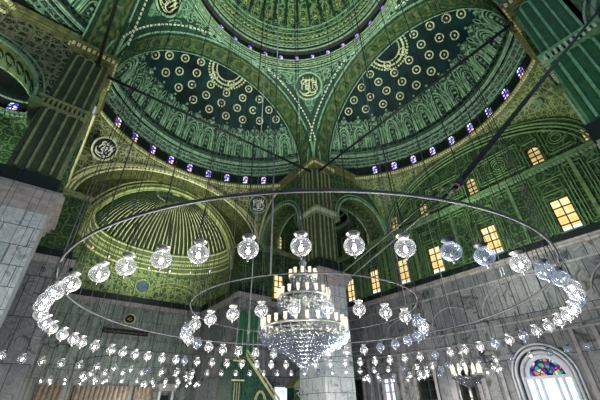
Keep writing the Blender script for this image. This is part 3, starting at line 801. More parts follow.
# --- left (north) wall with the apse ---------------------------------------------------------------
nw = thing('wall_left', 'wall with wide olive arch opening to the fluted apse on the left', 'wall', (0, W, FLOOR), kind='structure')
YB = 2.12; AC, AR = 0.0, .715     # inner apse arch
d = MB(TN); arch_wall(d, W, YB, -A - .0, A, ZC, ZP + .3, 0, .87, ZC, .52, 40)
d.build('upper_wall', M['olive'], nw)
d = MB(TN); arch_wall(d, W, W + .02, -W, -A, ZC, ZP + .3, -5, .1, 0, .1); arch_wall(d, W, W + .02, A, W, ZM, ZP + .3, 5, .1, 0, .1); d.build('corner_wall', M['wall'], nw)
d = MB(TN)   # strips beside the apse between marble and cornice
d.box(-A, -AR - .015, W, YB, ZM, ZC); d.box(AR + .015, A, W, YB, ZM, ZC); d.box(-W, -A, W, W + .02, ZM, ZC); d.build('side_strips', M['wall'], nw)
d = MB(TN); d.box(-A, -A + .22, W - .10, W, FLOOR, ZM - .03); d.box(.68, A + .06, W - .12, W, FLOOR, ZM - .03); d.box(-W, -A, W, W + .02, FLOOR, ZM); d.box(A + .06, 1.16, W, W + .02, FLOOR, ZM); d.box(1.40, W, W, W + .02, FLOOR, ZM); d.box(1.16, 1.40, W, W + .02, .2, ZM)
d.box(-.72, -.70, W, 2.72, FLOOR, ZM - .03); d.box(.70, .76, W, 2.72, FLOOR, ZM - .03); d.box(-A + .22, -.715, W, W + .05, FLOOR, ZM - .03); d.build('marble_facing', M['marble'], nw)
d = MB(TN); d.box(-A - .0, -A + .25, W - .135, W, ZM - .03, ZM + .02); d.box(.65, A + .09, W - .155, W, ZM - .03, ZM + .02); d.box(A + .09, W, W - .04, W, ZM - .03, ZM + .02)
d.box(.665, .70, W - .12, 2.70, ZM - .03, ZM + .015); d.box(-.70, -.665, W - .10, 2.70, ZM - .03, ZM + .015); d.box(-.70, .70, 2.68, 2.72, ZM - .03, ZM + .01); d.build('marble_cornice', M['ledge'], nw)
d = MB(TN); d.box(-A, -A + .22, W - .08, W, ZM + .02, ZM + .09); d.box(.68, A + .06, W - .10, W, ZM + .02, ZM + .09); d.box(.68, .715, W, 2.70, ZM + .015, ZM + .09); d.box(-.715, -.68, W, 2.70, ZM + .015, ZM + .09); d.box(-.68, .68, 2.695, 2.72, ZM + .01, ZM + .075); d.build('dark_ledge', M['darkled'], nw)
d = MB(TN); straight_cornice(d, -A, -.80, W, ZC, .06, .04); straight_cornice(d, .80, W, W, ZC, .06, .04); straight_cornice(d, -A, -AR - .005, YB - .19, ZC - .0, .05, .03)
d.box(-A, -AR, W - .02, YB, ZC - .012, ZC + .012); d.box(AR, A, W - .02, YB, ZC - .012, ZC + .012); d.build('upper_cornice', M['pierl'], nw)
d = MB(TN)
for e, vv in ((.0, W - .01), (.03, W - .016), (.055, W - .01)): d.tube([(-(.87 + e) * cos(pi * i / 60), vv, ZC + (.52 + e * .8) * sin(pi * i / 60)) for i in range(61)], .010, 5)
d.build('wide_arch_molding', M['goldb'], nw)
d = MB(TN)
for i in range(70):
    a = pi * (i + .5) / 70; d.obox((-(.885) * cos(a), W - .018, ZC + .532 * sin(a)), ((sin(a), 0, cos(a)), (0, 1, 0), (cos(a), 0, -sin(a))), (.010, .006, .012))
d.build('wide_arch_beads', M['gold'], nw)

ap = thing('wall_apse', 'recessed apse with fluted shell half dome above pale green marble', 'apse', (0, 2.72, FLOOR), kind='structure')
ZA = 1.29
d = MB(TN); arch_wall(d, YB, YB + .03, -.93, .93, ZM, ZC + .56, AC, AR, ZA, AR, 40); d.build('arch_face', M['olive'], ap)
d = MB(TN)
for r_, v, t in ((AR, YB - .004, .016), (AR + .04, YB - .004, .010), (AR + .075, YB - .004, .008), (AR - .015, YB + .02, .01)): d.tube([(AC - r_ * cos(pi * i / 60), v, ZA + r_ * sin(pi * i / 60)) for i in range(61)], t, 5)
for i in range(80):
    a = pi * (i + .5) / 80; r_ = AR + .02; d.obox((AC - r_ * cos(a), YB - .008, ZA + r_ * sin(a)), ((sin(a), 0, cos(a)), (0, 1, 0), (cos(a), 0, -sin(a))), (.007, .005, .010))
d.build('arch_molding', M['shell'], ap)
# lower walls of the apse
d = MB(TN); holed(d, -.70, .70, FLOOR, ZM - .03, 2.715, [], .0); d.build('back_marble', M['marbleg'], ap)
d = MB(TN); d.box(-.70, .70, 2.70, 2.72, ZM + .07, ZA + .02)
d.box(-.72, -.70, YB + .03, 2.72, ZM + .0, ZA + .02); d.box(.70, .72, YB + .03, 2.72, ZM + .0, ZA + .02); d.build('green_walls', M['shellg'], ap)
# corner pendentives of the apse
R2 = .585
d = MB(TN); cy = YB + .01
def apfn(u, v, lo, hi):
    ph = lo + (hi - lo) * u; c, s_ = cos(ph), sin(ph); t1 = .70 / max(abs(c), 1e-6); t2 = (2.70 - cy) / max(s_, 1e-6); t = min(t1, t2)
    rr = R2 * (1.195 - .195 * s_ ** 2); rr = min(rr, t - .002)
    e = min(1, max(0, (t - rr) / .25)); zw = ZA - .30 * e
    q = v * pi / 2; rho = t - (t - rr) * (1 - cos(q)); return (rho * c, cy + rho * s_, zw + (ZA - zw) * sin(q))
d.grid(lambda u, v: apfn(u, v, 0.02, pi - .02), 64, 6); d.build('corner_vaults', M['shellg'], ap)
rimr = lambda ph: R2 * (1.195 - .195 * sin(ph) ** 2)
d = MB(TN); nv = 12
def shfn(u, v):
    ph = pi * u; q = rad(88) * v; fl_ = 1 + .018 * cos(ph * 36) * cos(q) * (1 if v > .22 else 0)
    rr = rimr(ph) * cos(q) * fl_; return (rr * cos(ph) * (1.0), cy + rr * sin(ph), ZA + .70 * sin(q))
d.grid(shfn, 216, nv); d.build('fluted_shell', M['shellm'], ap)
d = MB(TN)
for k2 in range(37):
    ph = pi * k2 / 36
    if k2 in (0, 36): continue
    P = []
    for j in range(8):
        q = rad(21 + 55 * j / 7); rr = rimr(ph) * cos(q) * .975; P.append((rr * cos(ph), cy + rr * sin(ph), ZA + .70 * sin(q) - .006))
    d.tube(P, [.0058 * cos(rad(21 + 55 * j / 7)) + .001 for j in range(8)], 4)
d.build('shell_ribs', M['goldb'], ap)
d = MB(TN)
for k2 in range(19):      # scalloped cream crown
    ph = pi * (k2 + .5) / 19; q = rad(74); rr = rimr(ph) * cos(q); p = Vector((rr * cos(ph), cy + rr * sin(ph), ZA + .70 * sin(q) - .012)); d.tube([p + Vector((0, 0, -.008)), p, p + Vector((0, 0, .006))], [.008, .019, .008], 6)
d.grid(lambda u, v: (rimr(pi * u) * cos(rad(76 + 12 * v)) * cos(pi * u), cy + rimr(pi * u) * cos(rad(76 + 12 * v)) * sin(pi * u), ZA + .70 * sin(rad(76 + 12 * v)) - .010), 24, 3); d.build('crown_scallop', M['spand'], ap)
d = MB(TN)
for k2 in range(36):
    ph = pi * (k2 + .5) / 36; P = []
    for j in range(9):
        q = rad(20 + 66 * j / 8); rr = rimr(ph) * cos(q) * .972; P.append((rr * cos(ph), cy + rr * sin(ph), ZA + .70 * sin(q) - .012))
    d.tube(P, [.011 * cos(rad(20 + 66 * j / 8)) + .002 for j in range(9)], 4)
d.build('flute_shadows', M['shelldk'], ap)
d = MB(TN)
for q, t in ((2, .009), (6.5, .004), (13.5, .005), (18, .007)):
    q = rad(q); d.tube([(rimr(pi * i / 48) * cos(q) * .985 * cos(pi * i / 48), cy + rimr(pi * i / 48) * cos(q) * .985 * sin(pi * i / 48), ZA + .70 * sin(q)) for i in range(49)], t, 5)
for i in range(90):
    ph = pi * (i + .5) / 90; q = rad(10); rr = rimr(ph) * cos(q) * .985; d.obox((rr * cos(ph), cy + rr * sin(ph), ZA + .70 * sin(q)), ((cos(ph), sin(ph), 0), (-sin(ph), cos(ph), 0), (0, 0, 1)), (.004, .005, .012))
d.build('shell_rings', M['goldb'], ap)
d = MB(TN)
for uc in (-.36, .36):
    d.tube([(uc - .30 * cos(pi * i / 20), 2.692, ZM + .10 + .18 * sin(pi * i / 20)) for i in range(21)], .008, 5)
    d.tube([(uc - .26 * cos(pi * i / 20), 2.692, ZM + .10 + .14 * sin(pi * i / 20)) for i in range(21)], .006, 5)
d.tube([(0 + .07 * cos(2 * pi * i / 20), 2.69, ZM + .19 + .07 * sin(2 * pi * i / 20)) for i in range(20)], .008, 5, True)
for j in range(28):
    u = -.66 + 1.32 * j / 27; 
    P = [(u + (.022 - i * .0015) * cos(i * .7), 2.692, ZM + .30 + (.02 - i * .0012) * sin(i * .7) * (1 if j % 2 else -1)) for i in range(10)]; d.tube(P, .004, 4)
d.build('wall_scrolls', M['shell'], ap)
d = MB(TN); d.grid(lambda u, v: (.058 * v * cos(2 * pi * u), 2.694, ZM + .19 + .058 * v * sin(2 * pi * u)), 20, 1, False); d.build('blue_roundel', plain('slate blue paint', (.05,.10,.14)), ap)['label'] = 'slate blue roundel'
# ribs on the marble back wall
d = MB(TN)
for j in range(15):
    u = -.65 + 1.3 * j / 14; d.box(u - .008, u + .008, 2.700, 2.715, FLOOR, ZM - .05)
d.box(-.70, .70, 2.70, 2.715, .50, .515); d.box(-.70, .70, 2.70, 2.715, .60, .61); d.build('marble_ribs', M['marbleg'], ap)
for j, (z, sgn, mm) in enumerate(((1.335, 0, 0),)):
    for i2, ph in enumerate([rad(x) for x in (150, 130, 110, 88, 66, 45, 25)]):
        rr = rimr(ph) - .012; c, s_ = cos(ph), sin(ph)
        T = lambda p, c=c, s_=s_, rr=rr: (p[0] * s_ + (rr + p[1]) * c, cy - p[0] * c + (rr + p[1]) * s_, p[2])
        window(T, 0, -.008, ZA + .02, ZA + .058, .03, 'tiny coloured window at the foot of the fluted shell, %s from the left' % ORD[i2], True, 'stain', 1, 1, 'tiny windows under the fluted shell', fd=.003)

# --- medallions of the bays
def bay_med(k, sgn, lab, R, **kw):
    T = bay(k); ph = math.atan2(W - VC, A) ; ph = ph if sgn > 0 else pi - ph
    # point part way down the spandrel towards the corner
    rho = RW + .085; q = 1.955
    c = T((rho * cos(ph), VC + rho * sin(ph), q)); n = T((-cos(ph) * 1.0, -sin(ph) * 1.0, -.75))
    n = Vector(n).normalized(); c = Vector(c) + n * .03
    medallion(tuple(c), n, R, lab, **kw)
bay_med('N', -1, 'round black calligraphy medallion in the gilt spandrel beside the left pier', .11, seed=11)
bay_med('N', 1, 'round black calligraphy medallion left of the far pier', .105, rim='mold', seed=12)
bay_med('E', 1, 'small carved rosette in the green spandrel near the upper right pier', .03, face='walll', rim='mold', scr='mold', seed=13)

# black framed panels on the apse back wall
r = thing('calligraphy_disc', 'small black oval disc with gilt rim on the green marble apse wall', 'disc', (-.044, 2.70, .79))
d = MB(); d.grid(lambda u, v: (-.044 + .05 * v * cos(2 * pi * u), 2.688, .79 + .045 * v * sin(2 * pi * u)), 24, 1, False); d.grid(lambda u, v: (-.044 + .05 * cos(2 * pi * u), 2.688 + .011 * v, .79 + .045 * sin(2 * pi * u)), 24, 1, False); d.build('disc', M['black'], r)
d = MB(); d.tube([(-.044 + .05 * cos(2 * pi * i / 24), 2.687, .79 + .045 * sin(2 * pi * i / 24)) for i in range(24)], .006, 5, True); d.tube([(-.06, 2.685, .78), (-.04, 2.685, .805), (-.02, 2.685, .785), (-.045, 2.685, .775)], .004, 4); d.build('gilt_rim', M['goldb'], r)
r = thing('inscription_panel', 'long dark inscription panel low on the green marble apse wall', 'panel', (-.05, 2.70, .645))
d = MB(); d.box(-.25, .16, 2.685, 2.70, .645, .69); d.build('board', M['black'], r)
d = MB()
for i in range(20):
    u = -.235 + .0195 * i; d.tube([(u, 2.683, .655), (u + .006, 2.683, .668 + .012 * (i % 3 == 0)), (u + .012, 2.683, .657 + .01 * (i % 2)), (u + .018, 2.683, .66)], .0022, 4)
d.build('script', M['pierl'], r)

# --- ceilings of the corner bays
def corner(sx, sy, lab, windows):
    r = thing('ceiling_corner', lab, 'vault', (sx * SA, sy * SA, ZP), kind='structure')
    cx, cy_ = sx * SA, sy * SA; RC = .33; zt = 1.93 if sx > 0 else 2.06
    d = MB()
    def fn(u, v):
        a = 2 * pi * u; c, s_ = cos(a), sin(a); t = min(SR / max(abs(c), 1e-6), SR / max(abs(s_), 1e-6)); q = v * pi / 2
        rho = t - (t - RC) * (1 - cos(q)); zw = 1.60 if True else 0; zw = zt - (.28 if sx > 0 else .46) * min(1, max(0, (t - SR) / (.42 * SR)))
        return (cx + rho * c, cy_ + rho * s_, zw + (zt - zw) * sin(q))
    d.grid(fn, 64, 6); d.build('pendentives', M['wall'], r)
    d = MB(); d.lathe([(RC, zt), (RC, zt + .10), (RC - .03, zt + .12)] + [((RC - .03) * cos(rad(t)), zt + .12 + .28 * sin(rad(t))) for t in range(15, 91, 15)], (cx, cy_, 0), 40); d.build('small_dome', M['drum'], r)
    d = MB(); ringband(d, RC - .01, zt - .005, .012, 48, (cx, cy_)); ringband(d, RC - .02, zt + .11, .01, 48, (cx, cy_))
    for i in range(60):
        a = 2 * pi * i / 60; d.obox((cx + (RC - .015) * cos(a), cy_ + (RC - .015) * sin(a), zt - .03), ((cos(a), sin(a), 0), (-sin(a), cos(a), 0), (0, 0, 1)), (.006, .011, .016))
    d.build('dome_rings', M['mold'], r)
    if windows:
        for i, a in enumerate([rad(x) for x in (150, 126, 102, 78, 54)]):
            c, s_ = cos(a), sin(a)
            T = lambda p, c=c, s_=s_: (cx + p[0] * s_ + p[1] * c, cy_ - p[0] * c + p[1] * s_, p[2])
            window(T, 0, RC - .004, zt + .01, zt + .095, .075, 'coloured window in the small corner dome at the left edge, %s from the left' % ORD[i], True, 'stain', 2, 3, 'coloured windows of the small corner dome', fd=.006)
corner(1, 1, 'dark corner vault behind the far pier', False)
corner(1, -1, 'green corner vault beyond the bright pier at the top right', False)
corner(-1, 1, 'small green corner dome seen through the arch at the left edge', True)
# outer walls of the near left corner
d = MB(); d.box(-W - .02, -W, -.5, W + .02, FLOOR, ZP + .3)
tag(d.build('wall_near_left', M['wall'], origin=(-W, .7, FLOOR)), 'green outer wall beyond the arch at the left edge', 'wall', kind='structure')

# doors in the east wall
DN = [0]
def door(a, b, c, z, lab, pane, curtain=False):
    DN[0] += 1
    r = thing('door_%d' % DN[0], lab, 'door', TE(((a + b) / 2, W + .05, c)), kind='structure')
    d = MB(TE); d.box(a, a + .01, W + .01, W + .055, c, z); d.box(b - .01, b, W + .01, W + .055, c, z); d.box(a, b, W + .01, W + .055, z - .01, z); d.box((a + b) / 2 - .004, (a + b) / 2 + .004, W + .03, W + .055, c, z)
    for zz in (.05, .12, .19): d.box(a, b, W + .035, W + .055, zz, zz + .006)
    d.build('door_frame', M['frame'] if pane == 'night' else M['ledge'], r)
    d = MB(TE); d.box(a, b, W + .055, W + .06, c, z); d.build('glazing', M[pane], r)
door(*doorsE[0], 'dark doorway under a blind arch left of the small chandelier', 'night')
door(*doorsE[1], 'dark doorway behind the small candle chandelier', 'night')
door(*doorsE[2], 'doorway showing bright blue daylight on the right wall', 'blued')
door(*doorsE[3], 'narrow dark doorway just right of the far pier foot', 'night')
d = MB(TE)
for (a, b, c, z) in doorsE:
    m_ = (a + b) / 2; w = (b - a) / 2 + .02
    for e in (0, .015): d.tube([(m_ - (w + e) * cos(pi * i / 16), W - .008, z + .005 + (w + e) * sin(pi * i / 16)) for i in range(17)], .005, 4)
    d.box(m_ - w - .012, m_ - w, W - .01, W, FLOOR, z); d.box(m_ + w, m_ + w + .012, W - .01, W, FLOOR, z)
tag(d.build('trim_4', M['ledge'], origin=(W, .5, .2)), 'thin arched marble surrounds over the low doorways', 'trim', kind='structure')
# arched door with stained glass fan light
DN[0] += 1
r = thing('door_%d' % DN[0], 'bright arched door with stained glass fan light at lower right', 'door', TE((DU, W + .03, FLOOR)), kind='structure')
zs = .31 - DW
d = MB(TE)
n = 20
for i in range(n):   # wall infill above the arc
    a, b = pi * i / n, pi * (i + 1) / n
    ua, ub = DU - DW * cos(a), DU - DW * cos(b); za, zb = zs + DW * sin(a), zs + DW * sin(b)
    d.quad((ua, W, za), (ub, W, zb), (ub, W, .3101), (ua, W, .3101)); d.quad((ua, W, za), (ub, W, zb), (ub, W + .06, zb), (ua, W + .06, za))
d.build('arch_infill', M['marble'], r)
d = MB(TE)
for e, t in ((.012, .010), (.035, .007)): d.tube([(DU - DW - e, W - .008, FLOOR)] + [(DU - (DW + e) * cos(pi * i / 24), W - .008, zs + (DW + e) * sin(pi * i / 24)) for i in range(25)] + [(DU + DW + e, W - .008, FLOOR)], t, 5)
for e in (.0,): d.tube([(DU - DW + .014, W + .02, FLOOR)] + [(DU - (DW - .014) * cos(pi * i / 24), W + .02, zs + (DW - .014) * sin(pi * i / 24)) for i in range(25)] + [(DU + DW - .014, W + .02, FLOOR)], .014, 5)
d.box(DU - DW, DU + DW, W + .015, W + .04, zs - .012, zs + .004)
for u in (-.085, -.045, .045, .085): d.box(DU + u - .005, DU + u + .005, W + .02, W + .04, FLOOR, zs)
d.build('marble_surround', M['jamb'], r)
d = MB(TE)
for i in range(n):
    a, b = pi * i / n, pi * (i + 1) / n
    q0, q1 = DW - .012, DW - .05
    d.quad((DU - q0 * cos(a), W + .03, zs + q0 * sin(a)), (DU - q0 * cos(b), W + .03, zs + q0 * sin(b)), (DU - q1 * cos(b), W + .036, zs + q1 * sin(b)), (DU - q1 * cos(a), W + .036, zs + q1 * sin(a)))
d.build('splayed_reveal', M['jamb'], r)
d = MB(TE); d.grid(lambda u, v: (DU - (DW - .05) * v * cos(pi * u), W + .045, zs + (DW - .05) * v * sin(pi * u)), 24, 1, False); d.build('fan_light', M['stain2'], r)['label'] = 'multicoloured stained glass fan light'
d = MB(TE); 
for i in range(1, 6): a = pi * i / 6; d.tube([(DU - .03 * cos(a), W + .042, zs + .03 * sin(a)), (DU - (DW - .05) * cos(a), W + .042, zs + (DW - .05) * sin(a))], .003, 4)
for q in (.045, .085): d.tube([(DU - q * cos(pi * i / 16), W + .042, zs + q * sin(pi * i / 16)) for i in range(17)], .003, 4)
d.build('fan_bars', M['frame'], r)
d = MB(TE); d.box(DU - DW, DU + DW, W + .05, W + .055, FLOOR, zs - .01); d.build('glazing', M['blued'], r)
# bright doorway by the minbar in the north wall
DN[0] += 1
r = thing('door_%d' % DN[0], 'small lit doorway between the stepped pulpit and the little kiosk', 'door', (1.24, W, FLOOR), kind='structure')
d = MB(); d.box(1.16, 1.175, W - .01, W + .02, FLOOR, .2); d.box(1.385, 1.40, W - .01, W + .02, FLOOR, .2); d.box(1.16, 1.40, W - .01, W + .02, .185, .2); d.build('door_frame', M['ledge'], r)
d = MB(); d.box(1.175, 1.385, W + .005, W + .02, FLOOR, .185); d.build('glazing', M['blued'], r)
# tall green arched window in the engaged pier
WN[0] += 1
r = thing('window_%d' % WN[0], 'tall green arched blind window on the marble corner left of the chandelier', 'window', (.80, W - .125, .35), kind='structure')
d = MB()
for u0, u1 in ((.70, .79), (.81, .90)):
    m_ = (u0 + u1) / 2; hw = (u1 - u0) / 2
    d.grid(lambda u, v: (u0 + (u1 - u0) * u, W - .1215, .34 + v * (.42 + .042 * sqrt(max(0, 1 - (2 * u - 1) ** 2)))), 10, 1, False)
d.build('green_glazing', M['gwin'], r)
d = MB()
for u0, u1 in ((.70, .79), (.81, .90)):
    m_ = (u0 + u1) / 2; hw = (u1 - u0) / 2
    for e in (0, .012): d.tube([(m_ - hw - e, W - .124, .34)] + [(m_ - (hw + e) * cos(pi * i / 12), W - .124   , .76 + (hw + e) * sin(pi * i / 12)) for i in range(13)] + [(m_ + hw + e, W - .124, .34)], .004, 4)
    d.tube([(m_, W - .124, .34), (m_, W - .124, .80)], .005, 4)
d.tube([(.80 - .11 * cos(pi * i / 16), W - .124, .78 + .10 * sin(pi * i / 16)) for i in range(17)], .007, 4)
d.build('arched_tracery', M['silver'], r)

# ================================================================ FURNITURE AT THE BOTTOM
r = thing('minbar', 'dark green stepped pulpit with gilt sloping rails, below the marble corner', 'pulpit', (.80, 1.55, FLOOR))
d = MB()
# side slab of the stair: sloping prism in the plane y = 1.5..1.62
def prism_xz(mb, pts, y0, y1):
    a = [mb.vert((x, y0, z)) for x, z in pts]; b = [mb.vert((x, y1, z)) for x, z in pts]; mb.face(a); mb.face(b[::-1])
    for i in range(len(pts)): j = (i + 1) % len(pts); mb.face([a[i], a[j], b[j], b[i]])
prism_xz(d, [(.60, FLOOR), (.60, .36), (.64, .36), (1.09, FLOOR)], 1.50, 1.52); prism_xz(d, [(.60, FLOOR), (.60, .33), (.64, .33), (1.09, FLOOR)], 1.66, 1.68); d.build('stair_sides', M['gmin'], r)
d = MB()
for i in range(12):
    x = .66 + i * .04; z = .31 - i * .04; d.box(x, x + .042, 1.52, 1.66, FLOOR, max(z, FLOOR + .01))
d.build('steps', M['black'], r)
d = MB()
for y in (1.495, 1.685):
    for e in (0, .035, .05): d.tube([(.62, y, .41 - e), (1.07, y, -.07 - e)], .007 if e != .035 else .004, 5)
    for i in range(14): t = i / 13; d.tube([(.62 + .51 * t, y, .41 - .51 * t), (.62 + .51 * t, y, .36 - .51 * t)], .003, 4)
d.build('gilt_rails', M['goldb'], r)
d = MB(); d.box(.50, .60, 1.48, 1.70, .30, .33); d.box(.51, .59, 1.49, 1.69, FLOOR, .30)
d.build('platform', M['gmin'], r)
d = MB(); d.tube([(.60 + .16 - .055 * cos(pi * i / 12), 1.494, .02 + .11 * sin(pi * i / 12)) for i in range(13)], .005, 4); d.tube([(.76 - .035 * cos(2 * pi * i / 16), 1.494, .06 + .06 * sin(2 * pi * i / 16)) for i in range(16)], .004, 4, True)
for z in (.33, .20): d.box(.498, .602, 1.475, 1.48, z - .010, z)
for i in range(3): d.tube([(.53 + .02 * i, 1.486, FLOOR), (.53 + .02 * i, 1.486, .18)], .003, 4)
d.build('gilt_tracery', M['goldb'], r)

r = thing('small_kiosk', 'small green kiosk with pointed cream gable, right of the pulpit', 'kiosk', (1.19, 1.60, FLOOR))
d = MB(); d.box(1.12, 1.26, 1.55, 1.65, FLOOR, .16); d.build('body', M['gmin'], r)
d = MB(); prism_xz(d, [(1.11, .16), (1.27, .16), (1.27, .175), (1.19, .245), (1.11, .175)], 1.54, 1.66); d.build('gable', M['pierl'], r)
d = MB(); d.tube([(1.19 + .028 * cos(2 * pi * i / 14), 1.546, .115 + .02 * sin(2 * pi * i / 14)) for i in range(14)], .004, 4, True); d.tube([(1.145, 1.547, .115), (1.158, 1.547, .125)], .005, 4); d.tube([(1.235, 1.547, .115), (1.222, 1.547, .125)], .005, 4); d.tube([(1.13, 1.547, .15), (1.25, 1.547, .15)], .003, 4); d.build('white_emblem', M['white'], r)

r = thing('marble_niche', 'cream cornice block on short columns at the bottom edge, left of the pulpit', 'niche', (.40, 2.55, FLOOR))
d = MB(); d.box(.31, .49, 2.52, 2.68, .20, .23); d.box(.325, .475, 2.53, 2.68, .17, .20); d.build('cornice', M['ledge'], r)
d = MB(); d.tube([(.34, 2.56, FLOOR), (.34, 2.56, .17)], .012, 8); d.tube([(.46, 2.56, FLOOR), (.46, 2.56, .17)], .012, 8); d.build('columns', M['jamb'], r)
d = MB(); d.box(.37, .43, 2.60, 2.68, FLOOR, .14); d.build('dark_opening', M['black'], r)
d = MB()
for x0, x1 in ((-.60, -.42), (-.34, .10), (.14, .29)):
    d.box(x0, x1, 2.64, 2.70, FLOOR, .21)
    k3 = int((x1 - x0) / .035)
    for i in range(k3): c = x0 + (i + .5) * (x1 - x0) / k3; d.tube([(c, 2.64, FLOOR), (c, 2.64, .205)], .012, 6)
tag(d.build('trim_5', M['brown'], origin=(-.2, 2.67, FLOOR)), 'fluted brown marble dado along the foot of the apse', 'dado', kind='structure')

# ================================================================ RODS, RINGS, LAMPS
def rod(p, q, t, lab, group=None, mat='rod'):
    d = MB(); d.tube([p, q], t, 8)
    r = thing('tie_rod', lab, 'rod', p, group)
    d.build('bar', M[mat], r)
    for s_, c in ((p, q), (q, p)):
        e = MB(); v = (Vector(c) - Vector(s_)).normalized(); e.tube([Vector(s_) + v * .0, Vector(s_) + v * .02], t * 1.35, 8); e.build('end_collar', M[mat], r)
ZR = 2.005
rod((-A, A + .06, ZR), (A, A + .06, ZR), .010, 'iron tie rod crossing the mouth of the left half dome')
rod((A + .06, A, ZR), (A + .06, -A, ZR), .010, 'iron tie rod crossing the mouth of the right half dome')
rod((-A - .06, A, ZR), (-A - .06, -1.6, ZR), .010, 'iron tie rod running from the left pier to the top edge')
HP = (-.271, -.788, .322)      # joint on the widest hoop
rod(HP, (A, -1.224, 1.625), .0055, 'thick dark brace slanting from the top right corner down to the widest hoop')
rod(HP, (-.143, -.41, .303), .0026, 'thin spoke joining the widest hoop to the smaller hoop, right of centre')
rod((-.29, -.782, .322), (-.175, -.40, .303), .0018, 'thinner second spoke just left of the other between the two hoops')

CX, CY, ZI = -.02, -.04, .30
def ceil_h(x, y):
    """height of the vault above a plan point"""
    ax, ay = abs(x), abs(y)
    if ax < A and ay < A:
        r = hypot(x, y)
        if r < .86: return 3.32 + .86 * sqrt(max(0, 1 - (r / .92) ** 2))
        return ZP + sqrt(max(.2, RP * RP - r * r)) - .02
    if ax > W or ay > W: return ZA + .35
    if min(ax, ay) > A: return 1.85
    u, v = (x, ay) if ay > ax else (y, ax)
    if v < B: return ZP + sqrt(max(0, A * A - u * u)) - .03
    rho = hypot(u, v - VC)
    return ZP + .2 + .8 * sqrt(max(0, 1 - (rho / 1.135) ** 2)) if rho < 1.10 else ZP - .1
def iron_ring(R, lab, nsup, t=.003, z=ZI, c=(CX, CY), rods=()):
    r = thing('iron_hoop', lab, 'chandelier hoop', (c[0], c[1], z))
    d = MB(); ringband(d, R, z, t, 120, c, m=6); d.build('hoop', M['iron'], r)
    for i in range(nsup):
        a = 2 * pi * (i + .37) / nsup; x, y = c[0] + R * cos(a), c[1] + R * sin(a)
        e = MB(); e.tube([(x, y, z), (x, y, ceil_h(x, y))], .0010, 4); e.build('support_wire', M['wire'], r)
    for a in rods:
        a = rad(a); x, y = c[0] + R * cos(a), c[1] + R * sin(a)
        e = MB(); e.tube([(x, y, z), (x, y, ceil_h(x, y))], .0024, 6); e.build('support_rod', M['iron'], r)
    return r
iron_ring(.785, 'widest iron hoop of globe lamps hanging overhead across the whole photo', 60, .0034, .315, (.01, -.02))
iron_ring(.393, 'smaller iron hoop of lamps around the big crystal chandelier', 24, .002, .30, rods=(-141, -30, 90))

# lamp prototypes (metres, local to the lamp's base point = globe centre)
def lamp_proto(lit, full):
    r = thing('globe_lamp', 'x', 'lamp', (0, 0, -50), raw=True)
    k = 14 if full else 10
    g = MB(); R = .165
    prof = [(.012, -.165)] + [(R * cos(rad(t)), R * .93 * sin(rad(t))) for t in range(-75, 61, 15)] + [(.068, .16), (.078, .185), (.105, .205)]
    g.lathe(prof, n=k * 2 if full else 12)
    gg = g.build('glass_globe', M['glass' if lit else 'glassoff'], r, raw=True)
    c = MB(); c.lathe([(.0, .150), (.07, .150), (.085, .18), (.112, .20), (.112, .215), (.0, .218)], n=k); cc = c.build('collar', M['silver' if lit else 'iron'], r, raw=True)
    c = MB(); c.lathe([(.0, -.215), (.018, -.20), (.012, -.18), (.028, -.165), (.0, -.15)], n=8); c.build('finial', M['silver'], gg, raw=True)
    b = MB(); b.lathe([(.0, -.085), (.024, -.072), (.034, -.045), (.026, -.015), (.0, .0)], n=10); b.build('bulb', M['bulb'] if lit else M['white'], cc, raw=True)
    for a in (0, 2 * pi / 3, 4 * pi / 3):
        w = MB(); w.tube([(.105 * cos(a), .105 * sin(a), .205), (.02 * cos(a), .02 * sin(a), .86)], .006, 4); w.build('hanger', M['wire'], r, raw=True)
    return r
def set_origin(o): return o
protos = {(l, f): lamp_proto(l, f) for l in (True, False) for f in (True, False)}
used = set()
LAMPS = []
def put_lamp(x, y, z, lit, full, lab, group, wire_top=None, scale=1.):
    key = (lit, full); p = protos[key]
    if key not in used: used.add(key); o = p
    else:
        o = p.copy(); COL.objects.link(o)
        for ch in p.children:
            if ch.name.startswith('drop_wire'): continue
            c = ch.copy(); c.parent = o; COL.objects.link(c)
            for g_ in ch.children:
                q_ = g_.copy(); q_.parent = c; COL.objects.link(q_)
    o.location = (x * S, y * S, z * S + EYE); o.rotation_euler = (0, 0, random.uniform(0, 2)); o.scale = (scale,) * 3
    o['label'] = lab; o['category'] = 'lamp'; o['group'] = group
    if wire_top is not None:
        w = MB(); w.tube([(0, 0, .80), (0, 0, (wire_top - z) * S)], .007, 4); w.build('drop_wire', M['wire'], o, raw=True)
    LAMPS.append((x, y, z, lit))
CAMX, CAMY = -.7763, -.9891
YAW = rad(38.307)
def side_key(x, y):  # angle right of the viewing direction
    return math.atan2(x - CAMX, y - CAMY) - YAW
def words(i): return ORD[i] if i < len(ORD) else 'last'
